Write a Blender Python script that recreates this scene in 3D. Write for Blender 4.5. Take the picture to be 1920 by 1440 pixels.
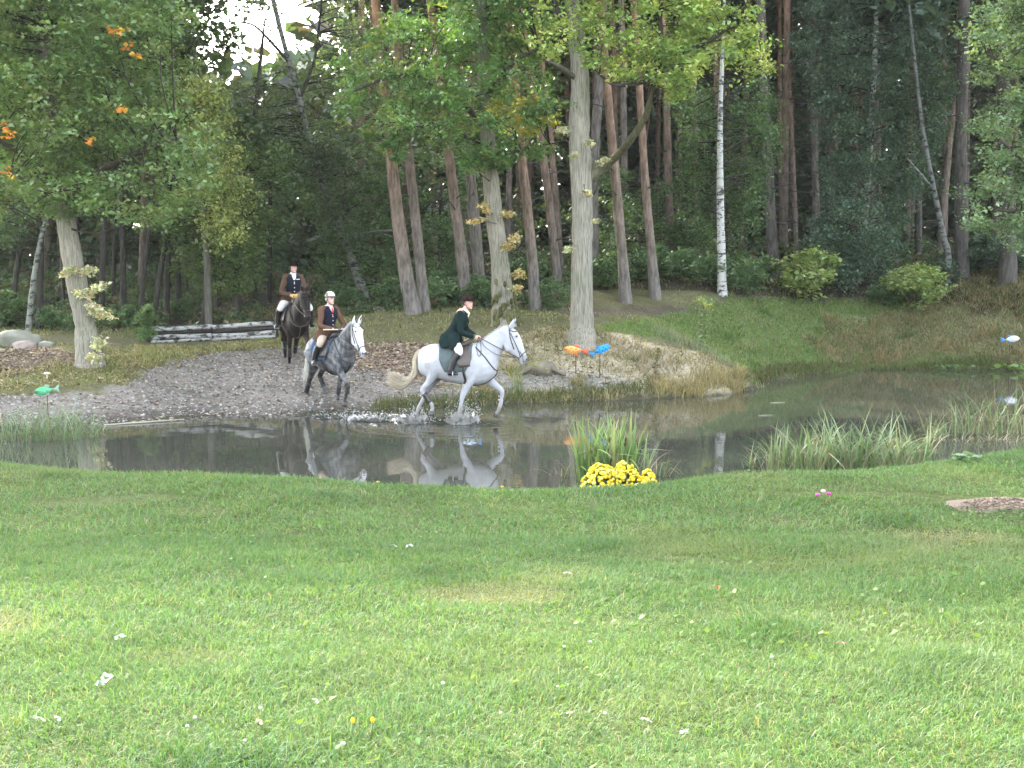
import bpy, math, random
import numpy as np
from mathutils import Vector, Matrix
from mathutils.bvhtree import BVHTree
R = math.radians
rng = np.random.default_rng(7)
random.seed(7)
scene = bpy.context.scene
for o in list(bpy.data.objects):
    bpy.data.objects.remove(o, do_unlink=True)
COL = scene.collection

# ------------------------------------------------------------------ camera
F, CX, CY, CAMZ = 2400.0, 960.0, 720.0, 3.0
PITCH = math.atan(216 / F)
cam_d = bpy.data.cameras.new('camera')
cam_d.sensor_width = 36.0
cam_d.lens = 36.0 * F / 1920.0
cam_d.clip_start = 0.1
cam_d.clip_end = 2000.0
cam = bpy.data.objects.new('camera', cam_d)
cam.location = (0, 0, CAMZ)
cam.rotation_euler = (math.pi / 2 - PITCH, 0, 0)
COL.objects.link(cam)
scene.camera = cam

# ------------------------------------------------------------------ sky, sun, exposure
SUN_AZ, SUN_EL = R(-36), R(30)          # azimuth from +Y, clockwise; behind the wood on the left
world = bpy.data.worlds.new('World')
scene.world = world
world.use_nodes = True
nt = world.node_tree
nt.nodes.clear()
sky = nt.nodes.new('ShaderNodeTexSky')
sky.sky_type = 'NISHITA'
sky.sun_disc = False
sky.sun_elevation = SUN_EL
sky.sun_rotation = SUN_AZ
sky.air_density = 1.0
sky.dust_density = 3.0
sky.ozone_density = 1.0
hs = nt.nodes.new('ShaderNodeHueSaturation')
hs.inputs['Saturation'].default_value = 0.45
bg = nt.nodes.new('ShaderNodeBackground')
bg.inputs['Strength'].default_value = 0.15
wo = nt.nodes.new('ShaderNodeOutputWorld')
nt.links.new(sky.outputs[0], hs.inputs['Color'])
nt.links.new(hs.outputs[0], bg.inputs[0])
nt.links.new(bg.outputs[0], wo.inputs[0])

sun_d = bpy.data.lights.new('sun', 'SUN')
sun_d.energy = 2.0
sun_d.angle = R(1.5)
sun_d.color = (1.0, 0.93, 0.80)
sun = bpy.data.objects.new('sun', sun_d)
sdir = Vector((math.sin(SUN_AZ) * math.cos(SUN_EL), math.cos(SUN_AZ) * math.cos(SUN_EL), math.sin(SUN_EL)))
sun.rotation_euler = sdir.to_track_quat('Z', 'Y').to_euler()
sun.location = sdir * 80
COL.objects.link(sun)

scene.view_settings.view_transform = 'Standard'
scene.view_settings.look = 'None'
scene.view_settings.gamma = 1.0
scene.view_settings.use_curve_mapping = False
scene.view_settings.exposure = 3.4
scene.render.engine = 'CYCLES'
scene.cycles.max_bounces = 5
scene.cycles.use_adaptive_sampling = True
scene.cycles.adaptive_threshold = 0.015
scene.cycles.diffuse_bounces = 2
scene.cycles.glossy_bounces = 3
scene.cycles.transmission_bounces = 4
scene.cycles.transparent_max_bounces = 4
scene.cycles.use_denoising = True
scene.cycles.caustics_reflective = False
scene.cycles.caustics_refractive = False
scene.cycles.sample_clamp_indirect = 6.0

# ------------------------------------------------------------------ pixel -> place
_c, _s = math.cos(PITCH), math.sin(PITCH)
def ray(px, py):
    a, b = (px - CX) / F, -(py - CY) / F
    return np.array([a, _c + b * _s, -_s + b * _c])
def P(px, py, d=None, z=None):
    r = ray(px, py)
    t = (d / r[1]) if d is not None else ((z - CAMZ) / r[2])
    return np.array([0, 0, CAMZ]) + r * t

# ------------------------------------------------------------------ helpers: noise
_ph = np.random.default_rng(3).uniform(0, 6.28, (6, 3))
def vnoise(x, y, s=1.0, k=0):
    v = 0
    for i in range(6):
        a = _ph[i, 0] + k * 1.7 + i * 1.1
        f = s * (0.6 + 0.45 * i)
        v = v + np.sin(f * (x * math.cos(a) + y * math.sin(a)) + _ph[i, 1] + k * 2.3) / (1 + .35 * i)
    return v / 3.0

# ------------------------------------------------------------------ helpers: mesh
def mk_mesh(name, V, faces, col=None, mat=None, smooth=True):
    """faces: list of int arrays (n,k)"""
    me = bpy.data.meshes.new(name)
    V = np.asarray(V, dtype=np.float32)
    me.vertices.add(len(V))
    me.vertices.foreach_set('co', V.ravel())
    starts, loops, off = [], [], 0
    for fa in faces:
        fa = np.asarray(fa, dtype=np.int32)
        if fa.size == 0:
            continue
        n, k = fa.shape
        starts.append(off + np.arange(n, dtype=np.int32) * k)
        loops.append(fa.ravel())
        off += n * k
    loops = np.concatenate(loops); starts = np.concatenate(starts)
    me.loops.add(len(loops))
    me.loops.foreach_set('vertex_index', loops)
    me.polygons.add(len(starts))
    me.polygons.foreach_set('loop_start', starts)
    if smooth:
        me.polygons.foreach_set('use_smooth', np.ones(len(starts), dtype=bool))
    me.update(calc_edges=True)
    me.validate()
    if col is not None:
        set_col(me, col)
    if mat is not None:
        me.materials.append(mat)
    return me
def set_col(me, col):
    col = np.asarray(col, dtype=np.float32)
    if col.ndim == 1:
        col = np.tile(col, (len(me.vertices), 1))
    a = me.color_attributes.new('Col', 'FLOAT_COLOR', 'POINT')
    c4 = np.ones((len(col), 4), dtype=np.float32); c4[:, :3] = np.clip(col, 0, 1)
    a.data.foreach_set('color', c4.ravel())

def thing(name, label, cat, loc=(0, 0, 0), rotz=0.0, group=None, scale=1.0):
    o = bpy.data.objects.new(name, None)
    o.empty_display_size = 0.2
    COL.objects.link(o)
    o.location = tuple(float(v) for v in loc); o.rotation_euler = (0, 0, rotz); o.scale = (scale,) * 3
    o['label'] = label; o['category'] = cat
    if group: o['group'] = group
    return o
def part(name, me, parent=None, label=None, kind=None):
    o = bpy.data.objects.new(name, me)
    COL.objects.link(o)
    if parent is not None: o.parent = parent
    if label: o['label'] = label
    if kind: o['kind'] = kind
    return o
def solo(name, me, label, cat, loc=(0, 0, 0), group=None, rotz=0):
    o = bpy.data.objects.new(name, me); COL.objects.link(o)
    o.location = tuple(float(v) for v in loc); o.rotation_euler = (0, 0, rotz)
    o['label'] = label; o['category'] = cat
    if group: o['group'] = group
    return o
def stuff(name, me, label, cat):
    o = bpy.data.objects.new(name, me); COL.objects.link(o)
    o['kind'] = 'stuff'; o['label'] = label; o['category'] = cat
    return o
def structure(name, me, label=None):
    o = bpy.data.objects.new(name, me); COL.objects.link(o)
    o['kind'] = 'structure'
    if label: o['label'] = label
    return o
def copy_tree(root, loc, rotz, scale=1.0, label=None, tilt=(0, 0)):
    r = root.copy(); COL.objects.link(r)
    r.location = tuple(float(v) for v in loc); r.rotation_euler = (tilt[0], tilt[1], rotz); r.scale = (scale,) * 3
    if label: r['label'] = label
    for ch in list(root.children):
        c = ch.copy(); COL.objects.link(c); c.parent = r
        for g in list(ch.children):
            d = g.copy(); COL.objects.link(d); d.parent = c
    return r

class MB:
    """collects shapes into one mesh"""
    def __init__(s): s.V, s.F3, s.F4, s.C, s.n = [], [], [], [], 0
    def add(s, V, F3=None, F4=None, col=(1, 1, 1)):
        V = np.asarray(V, float)
        s.V.append(V)
        if F3 is not None and len(F3): s.F3.append(np.asarray(F3, int) + s.n)
        if F4 is not None and len(F4): s.F4.append(np.asarray(F4, int) + s.n)
        c = np.asarray(col, float)
        s.C.append(np.tile(c, (len(V), 1)) if c.ndim == 1 else c)
        s.n += len(V)
        return s
    def tube(s, pts, rad, segs=8, col=(1, 1, 1), up=None, cap=True, tip=False):
        pts = np.asarray(pts, float); N = len(pts)
        rad = np.asarray(rad, float)
        if rad.ndim == 0: rad = np.full(N, float(rad))
        if rad.ndim == 1: rad = np.stack([rad, rad], 1)
        T = np.gradient(pts, axis=0); T /= (np.linalg.norm(T, axis=1, keepdims=True) + 1e-9)
        ref = np.array(up if up is not None else ((0, 0, 1) if abs(T[0][2]) < .9 else (0, 1, 0)), float)
        A = np.zeros_like(T); B = np.zeros_like(T); prev = ref
        for i in range(N):
            u = (ref if up is not None else prev)
            b = np.cross(T[i], u); nb = np.linalg.norm(b)
            if nb < 1e-5: b = np.cross(T[i], (0.31, .5, .2)); nb = np.linalg.norm(b)
            b /= nb
            a = np.cross(b, T[i]); A[i] = a; B[i] = b; prev = a
        th = np.linspace(0, 2 * math.pi, segs, endpoint=False)
        ring = (pts[:, None, :] + B[:, None, :] * (np.cos(th)[None, :, None] * rad[:, 0][:, None, None])
                + A[:, None, :] * (np.sin(th)[None, :, None] * rad[:, 1][:, None, None]))
        V = ring.reshape(-1, 3)
        i = np.arange(N - 1)[:, None] * segs; j = np.arange(segs)[None, :]; k = (j + 1) % segs
        F4 = np.stack([i + j, i + k, i + k + segs, i + j + segs], -1).reshape(-1, 4)
        F3 = []
        col = np.asarray(col, float)
        C = np.repeat(col, segs, axis=0) if col.ndim == 2 else np.tile(col, (len(V), 1))
        if cap:
            V = np.vstack([V, pts[0] - T[0] * rad[0].mean() * .35, pts[-1] + T[-1] * rad[-1].mean() * (.35 if not tip else .05)])
            C = np.vstack([C, C[0], C[-1]])
            a0, a1 = N * segs, N * segs + 1
            for q in range(segs):
                F3.append((a0, (q + 1) % segs, q))
                F3.append((a1, (N - 1) * segs + q, (N - 1) * segs + (q + 1) % segs))
        return s.add(V, F3, F4, C)
    def ell(s, c, r, nu=12, nv=8, col=(1, 1, 1), rot=None):
        u = np.linspace(0, 2 * math.pi, nu, endpoint=False); v = np.linspace(0, math.pi, nv + 1)[1:-1]
        V = np.stack([np.outer(np.sin(v), np.cos(u)), np.outer(np.sin(v), np.sin(u)), np.outer(np.cos(v), np.ones(nu))], -1).reshape(-1, 3)
        V = np.vstack([V, (0, 0, 1), (0, 0, -1)]) * np.asarray(r, float)
        if rot is not None: V = V @ np.array(rot.to_3x3()).T
        V = V + np.asarray(c, float)
        n = nv - 1
        F4 = [(i * nu + j, (i + 1) * nu + j, (i + 1) * nu + (j + 1) % nu, i * nu + (j + 1) % nu) for i in range(n - 1) for j in range(nu)]
        F3 = [(n * nu, j, (j + 1) % nu) for j in range(nu)] + [(n * nu + 1, (n - 1) * nu + (j + 1) % nu, (n - 1) * nu + j) for j in range(nu)]
        return s.add(V, F3, F4, col)
    def box(s, c, h, col=(1, 1, 1), rot=None):
        V = np.array([[x, y, z] for x in (-1, 1) for y in (-1, 1) for z in (-1, 1)], float) * np.asarray(h, float)
        if rot is not None: V = V @ np.array(rot.to_3x3()).T
        F4 = [(0, 1, 3, 2), (4, 6, 7, 5), (0, 4, 5, 1), (2, 3, 7, 6), (0, 2, 6, 4), (1, 5, 7, 3)]
        return s.add(V + np.asarray(c, float), None, F4, col)
    def mesh(s, name, mat, smooth=True, off=None):
        V = np.vstack(s.V)
        if off is not None: V = V - np.asarray(off, float)
        fs = []
        if s.F4: fs.append(np.vstack(s.F4))
        if s.F3: fs.append(np.vstack(s.F3))
        return mk_mesh(name, V, fs, np.vstack(s.C), mat, smooth)

def crom(pts, n):
    """Catmull-Rom resample (rows may carry any number of columns)"""
    p = np.asarray(pts, float)
    q = np.vstack([2 * p[0] - p[1], p, 2 * p[-1] - p[-2]])
    t = np.linspace(0, len(p) - 1 - 1e-6, n); i = t.astype(int); f = (t - i)[:, None]
    a, b, c, d = q[i], q[i + 1], q[i + 2], q[i + 3]
    return .5 * ((2 * b) + (-a + c) * f + (2 * a - 5 * b + 4 * c - d) * f ** 2 + (-a + 3 * b - 3 * c + d) * f ** 3)

def bake(mb, name, voxel, smooth_it=5, factor=.5):
    """one continuous surface out of overlapping closed shapes"""
    me = mb.mesh(name + '_src', None)
    o = bpy.data.objects.new(name + '_src', me); COL.objects.link(o)
    m = o.modifiers.new('r', 'REMESH'); m.mode = 'VOXEL'; m.voxel_size = voxel; m.use_smooth_shade = True
    if smooth_it:
        k = o.modifiers.new('s', 'SMOOTH'); k.factor = factor; k.iterations = smooth_it
    dg = bpy.context.evaluated_depsgraph_get(); dg.update()
    ev = o.evaluated_get(dg)
    out = bpy.data.meshes.new_from_object(ev)
    out.name = name
    bpy.data.objects.remove(o, do_unlink=True)
    bpy.data.meshes.remove(me)
    for a in list(out.color_attributes): out.color_attributes.remove(a)
    out.polygons.foreach_set('use_smooth', np.ones(len(out.polygons), dtype=bool))
    return out
def verts_of(me):
    v = np.zeros(len(me.vertices) * 3, np.float32); me.vertices.foreach_get('co', v)
    return v.reshape(-1, 3)

# ------------------------------------------------------------------ materials
def nodes_of(name):
    m = bpy.data.materials.new(name); m.use_nodes = True
    t = m.node_tree; t.nodes.clear()
    out = t.nodes.new('ShaderNodeOutputMaterial')
    return m, t, out
def N(t, typ, **kw):
    n = t.nodes.new(typ)
    for k, v in kw.items(): setattr(n, k, v)
    return n
def noise_node(t, scale, detail=3, rough=.55, vec=None):
    n = N(t, 'ShaderNodeTexNoise'); n.inputs['Scale'].default_value = scale
    n.inputs['Detail'].default_value = detail; n.inputs['Roughness'].default_value = rough
    if vec is not None: t.links.new(vec, n.inputs['Vector'])
    return n
def ramp(t, src, stops):
    r = N(t, 'ShaderNodeValToRGB'); e = r.color_ramp.elements
    while len(e) < len(stops): e.new(.5)
    for i, (p, c) in enumerate(stops):
        e[i].position = p; e[i].color = (*c, 1) if len(c) == 3 else c
    t.links.new(src, r.inputs[0]); return r
def mulmix(t, a, b, fac=1.0, mode='MULTIPLY'):
    m = N(t, 'ShaderNodeMix', data_type='RGBA', blend_type=mode)
    m.inputs[0].default_value = fac
    t.links.new(a, m.inputs[6])
    if hasattr(b, 'links') or hasattr(b, 'is_linked'): t.links.new(b, m.inputs[7])
    else: m.inputs[7].default_value = (*b, 1)
    return m.outputs[2]
def attr_col(t):
    a = N(t, 'ShaderNodeAttribute'); a.attribute_name = 'Col'; return a.outputs['Color']

def leaf_mat(name, trans=.35, gloss=.05, rough=.5, tint=(1.25, 1.2, .55)):
    m, t, out = nodes_of(name)
    c = attr_col(t)
    d = N(t, 'ShaderNodeBsdfDiffuse'); t.links.new(c, d.inputs[0])
    tr = N(t, 'ShaderNodeBsdfTranslucent'); t.links.new(mulmix(t, c, tint), tr.inputs[0])
    mx = N(t, 'ShaderNodeMixShader'); mx.inputs[0].default_value = trans
    t.links.new(d.outputs[0], mx.inputs[1]); t.links.new(tr.outputs[0], mx.inputs[2])
    g = N(t, 'ShaderNodeBsdfGlossy'); g.inputs['Roughness'].default_value = rough; g.inputs[0].default_value = (.9, .95, 1, 1)
    m2 = N(t, 'ShaderNodeMixShader'); m2.inputs[0].default_value = gloss
    t.links.new(mx.outputs[0], m2.inputs[1]); t.links.new(g.outputs[0], m2.inputs[2])
    t.links.new(m2.outputs[0], out.inputs[0])
    return m
def plain_mat(name, rough=.7, nscale=0, namp=.3, spec=.3, bump=0, bscale=30, metallic=0, sheen=0):
    """colour from the object's colour attribute, modulated with noise"""
    m, t, out = nodes_of(name)
    c = attr_col(t)
    tc = N(t, 'ShaderNodeTexCoord').outputs['Object']
    if nscale:
        n = noise_node(t, nscale, 4, .6, tc)
        r = ramp(t, n.outputs[0], [(.25, (1 - namp,) * 3), (.75, (1 + namp * .6,) * 3)])
        c = mulmix(t, c, r.outputs[0])
    b = N(t, 'ShaderNodeBsdfPrincipled'); t.links.new(c, b.inputs['Base Color'])
    b.inputs['Roughness'].default_value = rough; b.inputs['Specular IOR Level'].default_value = spec
    b.inputs['Metallic'].default_value = metallic
    if sheen: b.inputs['Sheen Weight'].default_value = sheen
    if bump:
        n2 = noise_node(t, bscale, 5, .6, tc); bp = N(t, 'ShaderNodeBump'); bp.inputs['Strength'].default_value = bump
        bp.inputs['Distance'].default_value = .02
        t.links.new(n2.outputs[0], bp.inputs['Height']); t.links.new(bp.outputs[0], b.inputs['Normal'])
    t.links.new(b.outputs[0], out.inputs[0])
    return m
def bark_mat(name, stretch=(9, 9, 1.6), dark=.45, bump=.8, fiss=(.35, .62)):
    m, t, out = nodes_of(name)
    c = attr_col(t)
    tc = N(t, 'ShaderNodeTexCoord').outputs['Object']
    mp = N(t, 'ShaderNodeMapping'); mp.inputs['Scale'].default_value = stretch; t.links.new(tc, mp.inputs[0])
    n = noise_node(t, 1.6, 6, .65, mp.outputs[0])
    r = ramp(t, n.outputs[0], [(fiss[0], (dark,) * 3), (fiss[1], (1.08,) * 3)])
    n2 = noise_node(t, .9, 3, .5, tc)
    r2 = ramp(t, n2.outputs[0], [(.3, (.75, .8, .72)), (.7, (1.1, 1.08, 1.05))])
    c = mulmix(t, mulmix(t, c, r.outputs[0]), r2.outputs[0])
    b = N(t, 'ShaderNodeBsdfPrincipled'); t.links.new(c, b.inputs['Base Color']); b.inputs['Roughness'].default_value = .9
    b.inputs['Specular IOR Level'].default_value = .15
    bp = N(t, 'ShaderNodeBump'); bp.inputs['Strength'].default_value = bump; bp.inputs['Distance'].default_value = .03
    t.links.new(n.outputs[0], bp.inputs['Height']); t.links.new(bp.outputs[0], b.inputs['Normal'])
    t.links.new(b.outputs[0], out.inputs[0])
    return m
def birch_mat(name):
    m, t, out = nodes_of(name)
    c = attr_col(t)
    tc = N(t, 'ShaderNodeTexCoord').outputs['Object']
    mp = N(t, 'ShaderNodeMapping'); mp.inputs['Scale'].default_value = (3.2, 3.2, 7); t.links.new(tc, mp.inputs[0])
    n = noise_node(t, 1.5, 5, .65, mp.outputs[0])
    r = ramp(t, n.outputs[0], [(.41, (.07, .066, .062)), (.50, (.95, .95, .95))])
    b = N(t, 'ShaderNodeBsdfPrincipled'); t.links.new(mulmix(t, c, r.outputs[0]), b.inputs['Base Color'])
    b.inputs['Roughness'].default_value = .75
    bp = N(t, 'ShaderNodeBump'); bp.inputs['Strength'].default_value = .4; bp.inputs['Distance'].default_value = .02
    t.links.new(n.outputs[0], bp.inputs['Height']); t.links.new(bp.outputs[0], b.inputs['Normal'])
    t.links.new(b.outputs[0], out.inputs[0])
    return m
M = {}
M['leaf'] = leaf_mat('leaf', .38, .05, .45)
M['needle'] = leaf_mat('needle', .15, .03)
M['grass'] = leaf_mat('grass_blade', .38, .015, .5, (1.2, 1.15, .6))
M['reed'] = leaf_mat('reed_blade', .3, .025, .4, (1.1, 1.1, .7))
M['litter'] = leaf_mat('leaf_litter', .1, .02, .6, (1, 1, 1))
M['petal'] = leaf_mat('petal', .25, .02, .6, (1, 1, .8))
M['bark_oak'] = bark_mat('oak_bark', (24, 24, 1.7), .45, 1.0, (.34, .58))
M['bark_pine'] = bark_mat('pine_bark', (8, 8, 1.9), .45, 1.0)
M['bark_dark'] = bark_mat('dark_bark', (9, 9, 2), .5, .6)
M['birch'] = birch_mat('birch_bark')
M['coat'] = plain_mat('horse_coat', .6, 9, .16, .2)
M['hair'] = plain_mat('horse_hair', .6, 0, 0, .3)
M['leather'] = plain_mat('leather', .38, 20, .25, .5)
M['cloth'] = plain_mat('cloth', .9, 14, .3, .08, bump=.25, bscale=9)
M['velvet'] = plain_mat('velvet', .95, 0, 0, .05)
M['skin'] = plain_mat('skin', .55, 0, 0, .4)
M['gloss'] = plain_mat('gloss_paint', .3, 0, 0, .5)
M['paint'] = plain_mat('wood_paint', .6, 18, .2, .3)
M['stone'] = plain_mat('stone', .85, 5, .3, .3, .8, 9)
M['earth'] = plain_mat('earth', .95, 9, .35, .1, .8, 20)
M['metal'] = plain_mat('metal', .3, 0, 0, .5, metallic=.9)
M['wood'] = plain_mat('wood', .8, 12, .3, .2, .4, 20)

# ================================================================== ground
ctrl = []
def cp(px, py, d): ctrl.append(tuple(P(px, py, d=d)))
for px, py, d in [(300, 720, 28.5), (640, 712, 29), (548, 692, 31), (420, 642, 34.5), (165, 682, 29), (40, 650, 32), (0, 742, 26.8),
                  (0, 700, 28.5), (300, 655, 33), (600, 642, 33.2), (800, 652, 31.5), (860, 700, 29.7), (945, 610, 33.5), (1090, 650, 31.5),
                  (1010, 700, 30.2), (1200, 645, 32), (1300, 685, 31.2), (1390, 706, 32), (1240, 622, 34), (1330, 640, 36),
                  (1450, 662, 36.5), (1600, 662, 40), (1600, 600, 41.5), (1800, 600, 41), (1800, 662, 39.5), (1300, 600, 38),
                  (1450, 570, 41), (1600, 545, 44), (1850, 522, 43), (1750, 530, 44), (1905, 560, 41), (775, 588, 36), (690, 592, 36.5),
                  (995, 580, 37.5), (1170, 566, 38.5), (1352, 552, 40), (1450, 532, 44), (300, 622, 37), (500, 622, 38), (100, 622, 37),
                  (620, 602, 37), (720, 640, 33), (1040, 640, 31.8)]:
    cp(px, py, d)
shore_far = [(0, 822), (190, 795), (350, 783), (560, 776), (700, 769), (830, 763), (950, 756), (1100, 751), (1300, 743), (1385, 734),
             (1420, 716), (1500, 703), (1600, 694), (1750, 691), (1900, 690)]
for px, py in shore_far:
    p = P(px, py, z=0); ctrl.append(tuple(p)); ctrl.append((p[0], p[1] - 1.4, -.14))
CR_DY = 13
crest = [(-150, 862), (0, 868), (180, 890), (300, 899), (450, 905), (600, 910), (800, 917), (950, 921), (1100, 920), (1300, 901), (1500, 896),
         (1620, 890), (1760, 868), (1920, 851)]
crest = [(a, b + CR_DY) for a, b in crest]
for px, py in crest:
    p = P(px, py, z=.40); ctrl.append(tuple(p)); ctrl.append((p[0], p[1] + .75, .02)); ctrl.append((p[0], p[1] + 2.2, -.4))
ctrl += [(x, y, 1.75 - .087 * (y) if y > 0 else 1.75) for x in (-12, -6, 0, 6, 12) for y in (-12, 0, 4, 8, 12)]
ctrl += [(-14, 20, .12), (-17, 20, .5), (-20, 16, .7), (-30, 20, 1), (12, 20.3, .45), (18, 23, .5), (26, 26, .6), (22, 36.5, .1), (27, 31, .1), (32, 32, .7),
         (0, 20, -.55), (-5, 20, -.5), (5, 22, -.55), (8, 28, -.5), (12, 33, -.45), (14, 26, -.5), (18, 30, -.5), (10, 24, -.3),
         (-30, 60, 2.2), (0, 60, 2.3), (30, 60, 2.8), (-10, 48, 1.6), (10, 55, 2.8), (25, 50, 2.9), (-25, 40, 1.5), (-20, 30, 1.2), (20, 45, 2.6),
         (30, 40, 1.8), (-30, -12, 1.8), (30, -12, 1.8), (25, 8, 1.2), (-25, 8, 1.2)]
ctrl = np.array(ctrl)
def _U(r2): return np.where(r2 > 1e-9, r2 * np.log(np.maximum(r2, 1e-9)) * .5, 0)
def _tps(C):
    n = len(C); xy = C[:, :2]
    K = _U(((xy[:, None] - xy[None]) ** 2).sum(-1)) + np.eye(n) * .03
    Pm = np.c_[np.ones(n), xy]
    A = np.zeros((n + 3, n + 3)); A[:n, :n] = K; A[:n, n:] = Pm; A[n:, :n] = Pm.T
    return np.linalg.solve(A, np.r_[C[:, 2], 0, 0, 0])
_W = _tps(ctrl)
def hz(x, y):
    x = np.atleast_1d(np.asarray(x, float)); y = np.atleast_1d(np.asarray(y, float)); sh = x.shape
    xf, yf = x.ravel(), y.ravel(); out = np.empty(len(xf))
    xc, yc = np.clip(xf, -34, 36), np.clip(yf, -14, 64)
    for i in range(0, len(xf), 20000):
        q = np.stack([xc[i:i + 20000], yc[i:i + 20000]], 1)
        r2 = ((q[:, None] - ctrl[None, :, :2]) ** 2).sum(-1)
        out[i:i + 20000] = _U(r2) @ _W[:-3] + _W[-3] + q @ _W[-2:]
    dist = np.maximum(np.maximum(np.abs(xf) - 34, 0), np.maximum(yf - 62, 0)); w = np.clip(dist / 20, 0, 1)
    out = out * (1 - w) + 2.4 * w
    out += .025 * vnoise(xf, yf, 2.2, 1) + .015 * vnoise(xf, yf, 6, 2)
    return out.reshape(sh)
def gz(x, y): return float(hz(x, y)[0])
def ground_at(px, py, dmin=3.5, dmax=70):
    r = ray(px, py); d = np.arange(dmin, dmax, .05); t = d / r[1]
    x, y, z = r[0] * t, r[1] * t, CAMZ + r[2] * t
    below = z < np.maximum(hz(x, y), -.02)
    i = int(np.argmax(below)) if below.any() else len(d) - 1
    return np.array([x[i], y[i], max(gz(x[i], y[i]), 0)])
def plan(poly): return np.array([ground_at(*p)[:2] for p in poly])
def inside(poly, x, y, jit=.35, k=0):
    x = x + jit * vnoise(x, y, 2.5, 3 + k) + jit * .5 * vnoise(x, y, 9, 4 + k); y = y + jit * vnoise(x, y, 2.5, 5 + k) + jit * .5 * vnoise(x, y, 9, 6 + k)
    r = np.zeros(x.shape, bool); n = len(poly)
    for i in range(n):
        x0, y0 = poly[i]; x1, y1 = poly[(i + 1) % n]
        c = ((y0 > y) != (y1 > y)) & (x < (x1 - x0) * (y - y0) / (y1 - y0 + 1e-12) + x0)
        r ^= c
    return r
crest_xy = np.array([P(px, py, z=.40)[:2] for px, py in crest])
def lawn_edge(x): return np.interp(x, np.r_[-30, crest_xy[:, 0], 12, 18, 26], np.r_[18.5, crest_xy[:, 1], 20.3, 23, 26])
ZP = {
    'gravel': plan([(-60, 748), (180, 738), (270, 705), (360, 668), (470, 652), (590, 648), (700, 690), (800, 715), (860, 735), (960, 748), (830, 766), (560, 779), (200, 798), (-60, 800)]),
    'litter': plan([(570, 640), (800, 642), (880, 680), (900, 715), (800, 720), (690, 695), (590, 655)]),
    'pebble': plan([(900, 712), (980, 690), (1060, 690), (1130, 700), (1190, 720), (1080, 730), (940, 735)]),
    'ridge': plan([(1130, 630), (1180, 632), (1260, 668), (1320, 712), (1280, 722), (1200, 690), (1150, 660)]),
    'mound': plan([(900, 720), (940, 640), (1000, 618), (1130, 624), (1260, 660), (1390, 700), (1395, 738), (1100, 755), (900, 762)]),
    'green': plan([(1120, 618), (1250, 585), (1480, 562), (1640, 552), (1720, 560), (1660, 600), (1540, 640), (1540, 668), (1700, 672), (1900, 678), (1920, 692), (1500, 704), (1400, 690), (1250, 640)]),
    'drybank': plan([(1560, 605), (1720, 568), (1760, 520), (1930, 515), (1930, 676), (1700, 668), (1540, 664), (1510, 645)]),
    'track': plan([(1050, 582), (1300, 572), (1440, 556), (1690, 535), (1700, 548), (1480, 566), (1280, 585), (1050, 592)]),
    'bracken': plan([(1690, 535), (1800, 512), (1940, 510), (1940, 600), (1850, 590), (1750, 570)]),
    'mudleft': plan([(-40, 655), (110, 655), (150, 680), (60, 705), (-40, 722)]),
    'olive': plan([(-40, 690), (160, 685), (260, 650), (420, 645), (640, 632), (640, 645), (420, 658), (330, 680), (240, 722), (-40, 742)]),
}
def zone_cols(x, y):
    n = len(x); c = np.tile(np.array([.075, .066, .045]), (n, 1))           # forest floor
    near = y < lawn_edge(x) + .35
    c[(y > 24) & (y < 40)] = (.17, .165, .085)
    for k, (nm, col) in enumerate([('olive', (.2, .195, .085)), ('mudleft', (.2, .165, .125)), ('green', (.16, .21, .08)), ('drybank', (.26, .255, .14)),
                    ('bracken', (.13, .092, .066)), ('track', (.15, .125, .095)), ('mound', (.44, .39, .27)), ('ridge', (.50, .45, .34)), ('pebble', (.34, .32, .28)),
                    ('litter', (.33, .27, .215)), ('gravel', (.275, .25, .22))]):
        c[inside(ZP[nm], x, y, .35, k) & ~near] = col
    c[near] = (.075, .10, .032)
    z = hz(x, y)
    wet = np.clip((.16 + .06 * vnoise(x, y, 3, 61) - z) / .14, 0, 1)[:, None] * (~near)[:, None]; c = c * (1 - .5 * wet)      # damp gravel
    rut = np.clip(vnoise(x * .9 + y * .5, y * .4, 2.2, 62) * 1.6 - .5, 0, 1)[:, None] * (~near)[:, None]; c = c * (1 - .22 * rut)
    c[(z < .02) & ~near] = (.10, .09, .065)
    return c
def axis(lo, hi, fine_lo, fine_hi, step, coarse):
    return np.unique(np.round(np.r_[np.linspace(lo, fine_lo, coarse), np.arange(fine_lo, fine_hi, step), np.linspace(fine_hi, hi, coarse)], 4))
gx = axis(-160, 160, -22, 24, .16, 22); gy = axis(-90, 190, 2, 50, .16, 26)
X, Y = np.meshgrid(gx, gy); Z = hz(X, Y)
nx, ny = len(gx), len(gy)
ii = (np.arange(ny - 1)[:, None] * nx + np.arange(nx - 1)[None]).ravel()
gc = zone_cols(X.ravel(), Y.ravel())

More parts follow.
